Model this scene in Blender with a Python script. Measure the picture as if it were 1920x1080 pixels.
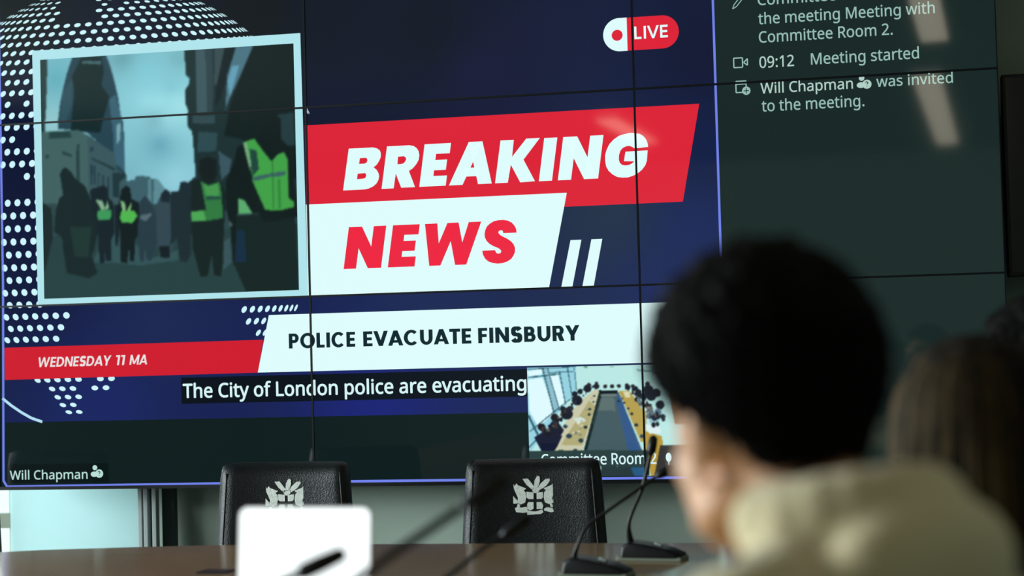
import bpy, bmesh, math, random
import numpy as np
from mathutils import Vector, Matrix, noise

for o in list(bpy.data.objects):
    bpy.data.objects.remove(o)
S = bpy.context.scene
COL = S.collection
random.seed(7)
PI = math.pi

# ---------------------------------------------------------------- camera
cam_d = bpy.data.cameras.new('camera')
cam = bpy.data.objects.new('camera', cam_d)
COL.objects.link(cam)
FW = Vector((-0.2005, 0.97903, 0.03599))
RT = Vector((0.97912, 0.20151, -0.02698))
UP = Vector((0.03367, -0.02983, 0.99899))
cam.matrix_world = Matrix(((RT.x, UP.x, -FW.x, 3.181), (RT.y, UP.y, -FW.y, -5.933), (RT.z, UP.z, -FW.z, 1.30), (0, 0, 0, 1)))
cam_d.sensor_width = 36.0
cam_d.lens = 36.0 * 3220 / 1920
cam_d.clip_start = 0.05
cam_d.dof.use_dof = True
cam_d.dof.focus_distance = 5.95
cam_d.dof.aperture_fstop = 1.95
S.camera = cam

# ---------------------------------------------------------------- world, lights, exposure
w = bpy.data.worlds.new('sky')
S.world = w
w.use_nodes = True
w.node_tree.nodes['Background'].inputs[0].default_value = (0.82, 0.95, 1.0, 1)
w.node_tree.nodes['Background'].inputs[1].default_value = 1.25
S.view_settings.view_transform = 'Standard'
S.view_settings.look = 'None'
S.view_settings.exposure = 0.0
S.view_settings.gamma = 1.0
S.view_settings.use_curve_mapping = False


def area(name, loc, direction, sx, sy, energy, color):
    d = bpy.data.lights.new(name, 'AREA')
    d.shape = 'RECTANGLE'
    d.size, d.size_y, d.energy, d.color = sx, sy, energy, color
    o = bpy.data.objects.new(name, d)
    COL.objects.link(o)
    o.location = loc
    o.rotation_euler = Vector(direction).to_track_quat('-Z', 'Y').to_euler()
    return o


# daylight just outside the long window of the left wall and outside the blind behind the screens
area('daylight_left', (-3.25, -3.0, 1.75), (1, 0, -0.12), 4.4, 1.7, 760, (0.86, 0.97, 1.0))
area('daylight_back', (-0.42, 0.58, 0.9), (0.15, -1, 0), 0.6, 1.3, 6, (0.80, 0.97, 1.0))

# ---------------------------------------------------------------- helpers
def lin(c):
    return tuple((v / 255 / 12.92) if v / 255 <= 0.04045 else ((v / 255 + 0.055) / 1.055) ** 2.4 for v in c)


def mat(name, rgb, rough=0.5, metal=0.0, spec=0.5, emit=None, estr=1.0):
    m = bpy.data.materials.new(name)
    m.use_nodes = True
    b = m.node_tree.nodes['Principled BSDF']
    b.inputs['Base Color'].default_value = (*lin(rgb), 1)
    b.inputs['Roughness'].default_value = rough
    b.inputs['Metallic'].default_value = metal
    b.inputs['Specular IOR Level'].default_value = spec
    if emit:
        b.inputs['Emission Color'].default_value = (*lin(emit), 1)
        b.inputs['Emission Strength'].default_value = estr
    return m


def N(m, t, **kw):
    n = m.node_tree.nodes.new(t)
    for k, v in kw.items():
        setattr(n, k, v)
    return n


def noisy(name, c1, c2, scale=8, rough=0.6, bump=0.0, bscale=60, stretch=None, detail=4, spec=0.4, sheen=0):
    m = mat(name, c1, rough, spec=spec)
    L = m.node_tree.links
    b = m.node_tree.nodes['Principled BSDF']
    tc = N(m, 'ShaderNodeTexCoord')
    src = tc.outputs['Object']
    if stretch:
        mp = N(m, 'ShaderNodeMapping')
        mp.inputs['Scale'].default_value = stretch
        L.new(src, mp.inputs['Vector'])
        src = mp.outputs['Vector']
    n = N(m, 'ShaderNodeTexNoise')
    n.inputs['Scale'].default_value = scale
    n.inputs['Detail'].default_value = detail
    L.new(src, n.inputs['Vector'])
    r = N(m, 'ShaderNodeValToRGB')
    r.color_ramp.elements[0].color = (*lin(c1), 1)
    r.color_ramp.elements[1].color = (*lin(c2), 1)
    r.color_ramp.elements[0].position = 0.3
    r.color_ramp.elements[1].position = 0.7
    L.new(n.outputs[0], r.inputs[0])
    L.new(r.outputs[0], b.inputs['Base Color'])
    if sheen:
        b.inputs['Sheen Weight'].default_value = sheen
    if bump:
        n2 = N(m, 'ShaderNodeTexNoise')
        n2.inputs['Scale'].default_value = bscale
        L.new(src, n2.inputs['Vector'])
        bp = N(m, 'ShaderNodeBump')
        bp.inputs['Strength'].default_value = bump
        bp.inputs['Distance'].default_value = 0.01
        L.new(n2.outputs[0], bp.inputs['Height'])
        L.new(bp.outputs[0], b.inputs['Normal'])
    return m


def vcol_mat(name, emit=True, rough=0.045, spec=0.5):
    m = mat(name, (2, 2, 2), rough, spec=spec)
    b = m.node_tree.nodes['Principled BSDF']
    a = N(m, 'ShaderNodeVertexColor')
    a.layer_name = 'picture'
    if emit:
        m.node_tree.links.new(a.outputs[0], b.inputs['Emission Color'])
        b.inputs['Emission Strength'].default_value = 1.0
    else:
        m.node_tree.links.new(a.outputs[0], b.inputs['Base Color'])
    return m


def glow(name, rgb):                     # lit screen surface behind a semi-gloss front sheet
    return mat(name, (2, 2, 2), 0.045, spec=0.5, emit=rgb)


def link(name, me, m=None, parent=None, smooth=False):
    o = bpy.data.objects.new(name, me)
    COL.objects.link(o)
    if m is not None and not me.materials:
        for q in (m if isinstance(m, (list, tuple)) else [m]):
            me.materials.append(q)
    if parent is not None:
        o.parent = parent
    if smooth:
        for p in me.polygons:
            p.use_smooth = True
    return o


def obj(name, bm, m=None, parent=None, smooth=False, recalc=True):
    if recalc:
        bmesh.ops.recalc_face_normals(bm, faces=bm.faces[:])
    me = bpy.data.meshes.new(name)
    bm.to_mesh(me)
    bm.free()
    return link(name, me, m, parent, smooth)


def tag(o, label, cat, group=None):
    o['label'], o['category'] = label, cat
    if group:
        o['group'] = group
    return o


def struct(o):
    o['kind'] = 'structure'
    return o


def thing(name, loc=(0, 0, 0), rz=0.0, label=None, cat=None, group=None):
    o = bpy.data.objects.new(name, None)
    o.empty_display_size = 0.1
    COL.objects.link(o)
    o.location = loc
    o.rotation_euler = (0, 0, rz)
    if label:
        tag(o, label, cat, group)
    return o


def dup(root, loc, rz, label):
    r = root.copy()
    COL.objects.link(r)
    r.location, r.rotation_euler = loc, (0, 0, rz)
    r['label'] = label
    for ch in list(root.children):
        c = ch.copy()
        COL.objects.link(c)
        c.parent = r
        for g in list(ch.children):
            d = g.copy()
            COL.objects.link(d)
            d.parent = c
    return r


def box(bm, x0, x1, y0, y1, z0, z1, bev=0.0, seg=2):
    r = bmesh.ops.create_cube(bm, size=1.0)
    vs = r['verts']
    for v in vs:
        v.co = Vector((x0 + (v.co.x + .5) * (x1 - x0), y0 + (v.co.y + .5) * (y1 - y0), z0 + (v.co.z + .5) * (z1 - z0)))
    if bev:
        es = list({e for v in vs for e in v.link_edges})
        bmesh.ops.bevel(bm, geom=es, offset=bev, segments=seg, affect='EDGES', profile=0.5)
    return bm


def B():
    return bmesh.new()


def tube(bm, pts, radii, n=10, cap=True):
    pts = [Vector(p) for p in pts]
    if not isinstance(radii, (list, tuple)):
        radii = [radii] * len(pts)
    rings = []
    prev = None
    for i, p in enumerate(pts):
        t = (pts[min(i + 1, len(pts) - 1)] - pts[max(i - 1, 0)]).normalized()
        if prev is None:
            a = Vector((0, 0, 1)) if abs(t.z) < 0.9 else Vector((1, 0, 0))
            u = t.cross(a).normalized()
        else:
            u = (prev - t * prev.dot(t)).normalized()
        prev = u
        v = t.cross(u)
        rings.append([bm.verts.new(p + (u * math.cos(2 * PI * k / n) + v * math.sin(2 * PI * k / n)) * radii[i]) for k in range(n)])
    for a, b in zip(rings, rings[1:]):
        for k in range(n):
            bm.faces.new((a[k], a[(k + 1) % n], b[(k + 1) % n], b[k]))
    if cap:
        bm.faces.new(rings[0][::-1])
        bm.faces.new(rings[-1])
    return bm


def smooth_path(pts, k=6):
    P = [Vector(p) for p in pts]
    out = []
    for i in range(len(P) - 1):
        p0, p1, p2, p3 = P[max(i - 1, 0)], P[i], P[i + 1], P[min(i + 2, len(P) - 1)]
        for j in range(k):
            t = j / k
            out.append(0.5 * ((2 * p1) + (p2 - p0) * t + (2 * p0 - 5 * p1 + 4 * p2 - p3) * t * t + (3 * p1 - p0 - 3 * p2 + p3) * t ** 3))
    out.append(P[-1])
    return out


def capsule(bm, p0, r0, p1, r1, n=14):
    p0, p1 = Vector(p0), Vector(p1)
    d = (p1 - p0).normalized()
    pts, rad = [], []
    for k in range(5):
        a = PI / 2 * (1 - k / 4)
        pts.append(p0 - d * r0 * math.sin(a))
        rad.append(max(r0 * math.cos(a), r0 * 0.02))
    for k in range(1, 4):
        pts.append(p0.lerp(p1, k / 4))
        rad.append(r0 + (r1 - r0) * k / 4)
    for k in range(5):
        a = PI / 2 * k / 4
        pts.append(p1 + d * r1 * math.sin(a))
        rad.append(max(r1 * math.cos(a), r1 * 0.02))
    return tube(bm, pts, rad, n)


def ell(bm, c, r, rot=(0, 0, 0), sub=3):
    M = Matrix.Translation(Vector(c)) @ Matrix.Rotation(rot[2], 4, 'Z') @ Matrix.Rotation(rot[1], 4, 'Y') @ Matrix.Rotation(rot[0], 4, 'X') @ Matrix.Diagonal((*r, 1))
    bmesh.ops.create_icosphere(bm, subdivisions=sub, radius=1.0, matrix=M)
    return bm


def prism(bm, pts, y0, y1):              # outline in (x, z), extruded along y
    a = [bm.verts.new((x, y0, z)) for x, z in pts]
    b = [bm.verts.new((x, y1, z)) for x, z in pts]
    n = len(pts)
    bm.faces.new(a)
    bm.faces.new(b[::-1])
    for k in range(n):
        bm.faces.new((a[k], b[k], b[(k + 1) % n], a[(k + 1) % n]))
    return bm


def slab(bm, pts, z0, z1, bev=0.0):      # outline in (x, y), extruded along z
    a = [bm.verts.new((x, y, z0)) for x, y in pts]
    b = [bm.verts.new((x, y, z1)) for x, y in pts]
    n = len(pts)
    bm.faces.new(a[::-1])
    top = bm.faces.new(b)
    for k in range(n):
        bm.faces.new((a[k], a[(k + 1) % n], b[(k + 1) % n], b[k]))
    if bev:
        bmesh.ops.bevel(bm, geom=list(top.edges), offset=bev, segments=3, affect='EDGES', profile=0.5)
    return bm


def flat(bm, pts, y):                    # one polygon of a screen picture, in metres (x, z), facing the room
    return bm.faces.new([bm.verts.new((x, y, z)) for x, z in pts])


def flat_obj(name, polys, y, m, parent):
    bm = B()
    for p in polys:
        flat(bm, p, y)
    for f in bm.faces:
        f.normal_update()
        if f.normal.y > 0:
            f.normal_flip()
    return obj(name, bm, m, parent, recalc=False)


def grid_picture(name, x0, x1, z0, z1, img, y, m, parent):
    """img: (rows from the bottom, columns, 3) linear colours, one per vertex of a flat grid"""
    h, wd = img.shape[:2]
    xs, zs = np.linspace(x0, x1, wd), np.linspace(z0, z1, h)
    co = np.zeros((h, wd, 3))
    co[..., 0], co[..., 1], co[..., 2] = xs[None, :], y, zs[:, None]
    i = np.arange(h * wd).reshape(h, wd)
    q = np.stack([i[:-1, :-1], i[:-1, 1:], i[1:, 1:], i[1:, :-1]], -1).reshape(-1, 4)
    me = bpy.data.meshes.new(name)
    me.from_pydata(co.reshape(-1, 3).tolist(), [], q.tolist())
    ca = me.color_attributes.new('picture', 'FLOAT_COLOR', 'POINT')
    ca.data.foreach_set('color', np.concatenate([img.reshape(-1, 3), np.ones((h * wd, 1))], 1).astype(np.float32).ravel())
    return link(name, me, m, parent)


def lin_arr(a):
    a = a / 255.0
    return np.where(a <= 0.04045, a / 12.92, ((a + 0.055) / 1.055) ** 2.4)


def idw(samples, w_, h_, x0, x1, z0, z1, p=2.4):
    X, Z = np.meshgrid(np.linspace(x0, x1, w_), np.linspace(z0, z1, h_))
    num = np.zeros((h_, w_, 3))
    den = np.zeros((h_, w_, 1))
    for x, z, c in samples:
        k = 1.0 / (((X - x) ** 2 + (Z - z) ** 2) + (0.03 * (x1 - x0)) ** 2) ** (p / 2)
        num += k[..., None] * np.array(c, float)
        den += k[..., None]
    return num / den


def paint(img, text):
    """fill the polygons of a screen picture (thousandths of its width and height) over img"""
    h, wd = img.shape[:2]
    X, Z = np.meshgrid((np.arange(wd)) / (wd - 1) * 1000, (np.arange(h)) / (h - 1) * 1000)
    for ln in text.strip().split('\n'):
        t = ln.split()
        c = tuple(map(float, t[0].split(',')))
        P = [tuple(map(float, q.split(','))) for q in t[1:]]
        ins = np.zeros((h, wd), bool)
        for (xa, za), (xb, zb) in zip(P, P[1:] + P[:1]):
            if za == zb:
                continue
            cond = ((za > Z) != (zb > Z)) & (X < (xb - xa) * (Z - za) / (zb - za) + xa)
            ins ^= cond
        img[ins] = c
    return img


def blur(img, n=1):
    for _ in range(n):
        p = np.pad(img, ((1, 1), (1, 1), (0, 0)), mode='edge')
        img = (p[:-2, 1:-1] + p[2:, 1:-1] + 2 * p[1:-1, 1:-1]) / 4
        p = np.pad(img, ((1, 1), (1, 1), (0, 0)), mode='edge')
        img = (p[1:-1, :-2] + p[1:-1, 2:] + 2 * p[1:-1, 1:-1]) / 4
    return img

GLYPHS = {' ':(209,[]),
'.':(215,['58,43 61,69 72,85 88,94 107,97 126,94 142,85 153,69 157,43 153,18 142,2 126,-8 107,-11 88,-8 72,2 61,18']),
'0':(458,['419,287 409,163 395,112 376,70 349,37 316,12 276,-3 229,-8 170,1 122,27 86,70 60,129 44,201 39,287 44,373 58,446 83,504 119,547 167,573 229,581 287,573 335,547 372,504 399,446 414,373','110,287 113,215 121,156 137,111 159,78 190,59 229,52 268,59 298,78 320,110 336,156 345,215 348,287 345,359 336,417 320,463 298,495 268,515 229,521 190,515 159,495 137,463 121,417 113,359']),
'1':(458,['285,0 216,0 216,400 216,439 217,470 219,499 196,477 169,455 108,405 71,452 226,573 285,573']),
'2':(458,['417,0 38,0 38,59 188,210 261,287 306,353 318,387 322,424 315,466 294,496 261,514 221,520 181,517 147,506 83,466 45,513 94,548 153,572 221,581 270,576 313,562 347,540 372,510 388,472 394,428 389,385 375,344 353,305 324,267 247,185 128,67 128,64 417,64']),
'9':(458,['417,328 410,231 387,139 366,99 340,63 306,33 265,11 214,-3 154,-8 117,-6 82,0 82,60 115,53 152,50 204,54 245,68 278,90 303,118 322,153 334,192 346,281 341,281 310,247 266,223 204,214 158,219 118,235 85,260 61,294 45,336 40,387 46,443 63,491 90,529 127,557 171,575 223,581 262,577 299,565 332,545 361,518 384,483 402,439 413,388','223,521 178,513 142,488 118,447 110,388 117,339 137,301 171,277 220,269 256,273 286,285 311,303 330,325 342,349 346,374 338,426 315,474 277,508 252,518']),
':':(215,['58,43 61,69 72,85 88,94 107,97 126,94 142,85 153,69 157,43 153,18 142,2 126,-8 107,-11 88,-8 72,2 61,18','58,387 61,412 72,429 88,438 107,441 126,438 142,429 153,412 157,387 153,362 142,345 126,335 107,332 88,335 72,345 61,362']),
'C':(507,['323,517 280,513 241,502 206,482 178,456 155,423 139,383 129,337 125,286 131,220 147,164 175,117 213,83 262,62 322,55 394,62 460,78 460,15 393,-2 312,-8 232,1 166,28 115,72 78,131 56,203 49,287 53,349 67,406 89,456 120,499 159,534 206,559 261,575 324,581 409,572 482,547 453,486 394,508']),
'L':(420,['78,0 78,573 150,573 150,64 400,64 400,0']),
'M':(727,['330,0 142,502 139,502 142,461 144,407 144,347 144,0 78,0 78,573 184,573 361,103 364,103 544,573 650,573 650,0 578,0 578,352 579,408 581,460 584,501 581,501 390,0']),
'R':(499,['236,573 301,568 353,555 393,532 422,500 439,460 444,410 440,368 427,334 408,306 385,285 330,257 487,0 403,0 264,237 150,237 150,0 78,0 78,573','232,510 150,510 150,298 236,298 296,304 338,325 362,359 370,407 366,440 355,467 336,486 310,500 275,507']),
'T':(446,['259,0 187,0 187,509 8,509 8,573 437,573 437,509 259,509']),
'W':(746,['735,573 583,0 510,0 399,375 389,410 380,443 373,471 370,488 367,471 361,443 352,409 342,373 234,0 161,0 10,573 85,573 174,223 183,186 190,151 196,118 201,87 206,119 213,154 222,191 232,227 333,573 407,573 512,225 523,187 532,151 538,117 544,87 550,129 560,175 572,224 660,573']),
'a':(450,['231,437 299,428 347,403 376,358 385,293 385,0 334,0 320,61 317,61 279,22 234,-1 172,-8 136,-5 103,6 75,23 55,48 41,80 37,119 50,176 87,219 152,245 243,257 316,259 316,285 310,330 293,359 265,375 227,380 163,370 106,347 84,400 151,426','252,208 184,200 141,182 118,155 110,119 115,87 132,66 157,53 188,49 238,56 279,79 306,117 315,172 315,210']),
'c':(385,['241,-8 187,-2 139,15 99,45 69,87 50,143 44,213 51,284 71,342 102,385 142,415 191,432 245,438 309,431 358,415 337,356 292,370 244,376 204,371 172,358 148,335 131,303 120,263 117,213 120,166 131,126 148,94 172,71 202,58 240,53 302,60 351,78 351,15 304,-2']),
'd':(493,['221,-8 148,6 92,48 56,117 44,214 56,311 93,381 149,424 221,438 280,429 323,407 354,374 359,374 356,405 354,438 354,609 425,609 425,0 368,0 358,58 354,58 323,24 279,1','232,51 290,60 328,88 348,135 355,200 355,213 349,284 329,336 291,369 231,379 181,368 146,334 124,281 117,213 124,144 146,93 181,61']),
'e':(452,['234,438 286,432 329,414 364,385 390,346 406,299 411,244 411,201 117,201 127,137 154,90 197,62 254,52 327,60 392,82 392,20 327,-1 251,-8 194,-2 143,17 101,48 70,91 51,146 44,212 50,277 68,333 96,378 134,411 181,431','233,380 188,372 154,348 130,309 119,257 338,257 335,292 326,322 312,346 292,364 266,376']),
'f':(276,['266,375 158,375 158,0 87,0 87,375 12,375 12,408 87,432 87,457 92,507 104,547 124,577 152,597 186,609 227,613 274,609 310,599 292,544 262,552 228,556 197,550 175,532 162,502 158,458 158,430 266,430']),
'g':(493,['221,438 261,434 297,422 329,402 355,373 359,373 369,430 425,430 425,-7 420,-63 404,-109 378,-146 341,-172 293,-187 233,-192 147,-186 78,-165 78,-100 149,-125 237,-134 286,-126 324,-101 347,-63 355,-13 355,4 356,32 358,57 354,57 329,28 299,8 263,-4 221,-8 147,7 91,51 56,121 44,214 56,306 91,377 147,423','230,379 197,374 169,359 147,336 130,303 120,262 117,213 124,143 146,92 182,60 232,50 288,58 309,69 326,85 349,131 356,197 356,214 353,267 343,309 326,340 302,362 270,374']),
'h':(495,['139,431 138,399 135,370 140,370 174,407 221,429 273,437 321,433 360,421 391,400 413,370 426,330 431,280 431,0 361,0 361,275 355,321 338,353 308,372 265,379 222,374 189,360 166,338 150,308 142,269 139,222 139,0 68,0 68,609 139,609']),
'i':(207,['139,430 139,0 68,0 68,430','104,591 133,580 142,566 145,546 142,526 133,512 104,501 88,504 75,512 66,526 63,546 66,566 75,580 88,588']),
'l':(207,['139,0 68,0 68,609 139,609']),
'm':(750,['540,438 603,429 649,401 676,352 685,280 685,0 615,0 615,277 610,321 594,353 567,372 528,379 474,369 438,342 418,298 411,237 411,0 342,0 342,277 332,333 320,353 303,367 281,376 253,379 215,374 185,360 164,338 150,308 141,269 139,223 139,0 68,0 68,430 125,430 136,371 140,371 173,409 217,431 266,438 312,433 349,420 378,398 398,366 402,366 427,398 461,420 499,433']),
'n':(495,['275,438 343,429 391,401 421,352 431,280 431,0 361,0 361,275 355,321 338,353 308,372 265,379 204,368 166,338 146,289 139,223 139,0 68,0 68,430 125,430 136,371 140,371 175,409 222,431']),
'o':(485,['442,216 438,165 428,121 411,82 388,51 359,25 324,7 285,-4 241,-8 200,-4 163,7 129,25 100,51 77,82 59,121 48,165 44,216 50,282 68,336 97,380 137,412 186,431 244,438 299,431 347,412 387,380 417,336 436,282','117,216 120,169 130,128 147,95 172,71 203,56 243,51 282,56 314,71 339,95 356,128 366,169 369,216 365,263 355,303 338,335 314,359 282,374 242,379 185,368 147,335 124,284']),
'p':(493,['273,438 344,424 401,383 437,313 449,216 444,148 427,93 401,49 365,17 322,-2 272,-8 213,1 170,24 139,55 134,55 137,20 139,-16 139,-192 68,-192 68,430 126,430 136,371 139,371 170,405 213,429','260,379 221,374 190,362 167,342 152,313 142,275 139,229 139,216 142,167 150,126 165,93 188,70 220,55 261,51 297,56 326,72 348,98 364,131 373,171 376,217 369,283 348,334 311,367']),
'r':(331,['269,438 295,437 319,433 310,368 287,372 264,374 217,363 176,334 149,289 139,229 139,0 68,0 68,430 126,430 134,351 137,351 170,395 214,426 240,435']),
's':(384,['348,119 343,80 327,49 302,24 268,6 226,-4 176,-8 99,-1 42,19 42,83 104,60 178,49 224,53 256,66 274,86 280,112 271,141 239,167 174,196 103,228 76,245 57,266 45,292 41,324 52,372 85,408 137,430 202,438 275,430 339,409 315,353 258,372 197,380 159,377 131,366 114,350 108,328 119,298 154,274 219,246 289,215 314,197 333,176 344,150']),
't':(289,['212,50 245,53 272,59 272,5 240,-4 200,-8 167,-5 138,4 112,20 91,44 78,79 74,125 74,375 13,375 13,409 75,437 103,528 144,528 144,430 269,430 269,375 144,375 144,127 149,93 163,69 185,54']),
'u':(495,['427,430 427,0 370,0 359,57 356,57 321,20 273,-1 220,-8 173,-4 134,8 103,29 81,59 68,99 63,148 63,430 135,430 135,153 141,108 158,76 188,57 230,51 273,55 306,69 330,91 345,121 354,160 357,206 357,430']),
'v':(407,['163,0 0,430 75,430 167,176 180,137 193,96 201,63 204,63 214,96 227,138 241,176 332,430 407,430 244,0']),
'w':(630,['346,243 336,276 328,308 321,335 316,357 313,357 308,335 302,307 294,275 284,242 207,1 127,1 9,431 82,431 141,201 153,154 163,109 169,73 172,73 178,97 185,128 193,160 201,188 277,431 354,431 428,188 440,149 451,109 457,74 460,74 466,108 477,153 489,201 549,431 621,431 502,1 419,1']),
'y':(409,['1,430 76,430 169,185 184,144 196,105 205,68 209,68 224,121 245,186 333,430 409,430 224,-59 188,-130 165,-156 138,-176 106,-188 67,-192 34,-190 9,-186 9,-130 30,-133 56,-135 99,-126 130,-99 152,-59 174,-2'])}
NEWS_PHOTO = """40,62,62 -31,1050 31,1024 21,801 16,739 9,579 -39,581
38,68,80 140,1029 261,1020 283,950 297,895 311,825 320,750 329,717 334,621 333,494 290,496 271,598 186,683 139,697 70,705 70,749 77,807 88,860 107,934
45,80,92 88,855 76,743 99,731 126,804 133,922
20,42,44 168,1000 248,995 257,935 246,877 276,827 254,754 237,680 119,698 125,762 137,847 128,922
70,105,110 170,984 245,979 245,965 170,973
58,98,115 275,817 301,836 320,750 333,621 332,515 291,555 288,677
120,165,175 302,708 320,718 316,649 303,628
66,98,98 -1,699 150,696 186,675 292,592 301,522 339,499 331,340 -12,356
58,88,94 186,675 292,592 301,522 339,499 331,340 185,347
38,66,66 31,697 114,693 123,668 30,668
32,54,56 197,581 291,531 291,520 204,570
40,66,68 141,638 154,637 151,482 138,483
40,66,68 81,614 122,596 122,585 86,598
40,66,70 16,602 29,601 29,585 16,586
40,64,70 197,624 208,623 207,602 197,605
36,60,68 194,552 205,549 203,467 194,467
36,60,68 210,546 216,543 215,466 208,466
36,60,68 225,514 231,513 230,460 224,460
36,60,68 242,502 250,502 249,454 241,454
36,60,68 263,496 269,495 268,410 261,411
32,55,62 281,511 337,508 337,492 311,472 310,408 282,410
60,95,105 336,473 372,479 375,492 428,490 438,479 463,475 493,431 511,330 334,338
85,130,140 423,477 438,476 436,381 421,397
92,138,148 446,476 463,475 493,431 472,374 443,344
46,72,76 -52,399 1085,344 1080,127 -55,174
40,66,67 -55,228 -23,237 133,284 530,255 1035,264 1027,-98 -28,-62
52,84,88 282,266 307,265 437,154 538,181 538,139 386,124 284,139 198,142 219,195
30,50,52 577,1020 580,898 596,884 592,860 576,835 578,777 588,750 582,734 583,687 601,664 608,553 610,495 607,343 1014,324 1029,1010
62,88,95 622,1017 685,1012 682,739 622,737
46,68,74 658,1014 688,1012 685,738 662,740
56,76,80 693,1012 737,1009 704,848 692,849
22,36,40 737,1009 787,1005 713,795 693,759 699,843
75,115,130 780,1006 846,1001 810,920 748,787 732,746 742,887
98,158,182 761,923 790,926 751,798 742,861
50,75,80 602,730 689,725 689,693 606,696
45,75,80 626,663 700,653 694,580 619,579
20,34,34 847,1007 1009,1000 1008,729 1007,438 794,622 725,641 758,787
36,60,64 932,713 993,720 1000,584 971,586 930,630
58,86,96 701,580 753,540 742,488 711,459
26,42,44 72,516 81,537 94,545 117,525 132,497 172,463 192,414 206,344 220,269 204,195 193,175 217,99 181,79 94,104 80,201 76,254 45,277 52,362 68,415 84,430
32,56,52 108,295 195,291 182,164 126,172
28,44,46 0,402 36,374 40,256 6,118 -25,119
24,38,44 203,451 229,455 244,462 262,450 264,410 284,388 287,266 273,235 272,145 251,146 249,199 244,141 226,141 220,269 201,355 192,441
130,175,140 215,402 238,401 253,366 237,356
130,185,140 261,397 268,365 250,358
62,150,90 222,359 276,357 275,330 267,317 224,318 218,338
24,38,44 289,377 314,376 307,265 298,207 291,213
20,32,34 318,440 336,457 354,443 355,401 386,383 388,261 368,231 363,141 348,142 343,205 335,137 310,138 310,265 298,340 310,403
130,185,130 312,397 330,386 334,351 320,352
120,180,110 358,390 353,350 337,351
80,180,80 316,352 367,350 380,328 359,300 318,304 308,323
40,60,70 391,388 411,411 431,386 451,343 454,227 432,143 412,144 407,218 401,139 386,140 378,262
85,105,115 390,330 441,338 415,308 392,309
52,72,82 472,405 493,436 510,419 517,382 525,287 519,203 503,151 462,158 454,237 456,375
28,42,50 475,416 493,435 510,417 507,377 472,384
22,34,38 463,200 503,198 503,151 467,153
30,46,52 512,423 543,421 551,457 565,462 581,455 606,477 624,463 621,288 589,264 587,161 568,129 544,137 533,228 508,203
24,34,34 626,547 663,558 693,543 695,478 679,453 636,459 625,495
24,38,38 593,458 624,469 710,452 727,399 719,284 709,117 702,66 675,73 668,157 650,68 622,69 594,186 590,290
50,120,65 630,459 660,441 704,452 712,394 713,303 645,294 590,296 591,335 649,342
75,165,85 591,335 640,336 648,297 593,295
70,150,80 639,452 663,435 697,449 702,394 650,397
34,76,66 652,395 706,393 707,380 652,382
24,40,38 744,308 992,322 1000,-9 798,-2 752,115
20,32,32 728,451 760,527 774,590 804,605 860,624 879,662 885,700 916,720 946,696 944,600 974,579 984,495 999,367 1007,296 877,277 853,316 768,317 751,90 743,257 726,348
66,160,72 798,608 841,622 877,565 906,525 931,553 955,561 968,528 969,496 969,375 990,354 986,335 938,325 878,328 855,387 832,446 827,504
34,70,62 822,581 849,573 857,496 832,471
120,170,130 798,605 811,611 827,510 823,491
58,96,98 832,465 905,477 959,484 959,465 905,464 838,448
40,100,55 907,525 912,525 911,333 907,333
50,130,60 929,453 938,453 938,331 929,332
90,170,110 773,384 800,370 829,317 774,317
24,48,68 767,256 797,248 801,120 758,121
56,84,90 714,207 742,225 743,122 712,91
70,92,96 734,290 743,289 752,269 740,267"""
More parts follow.
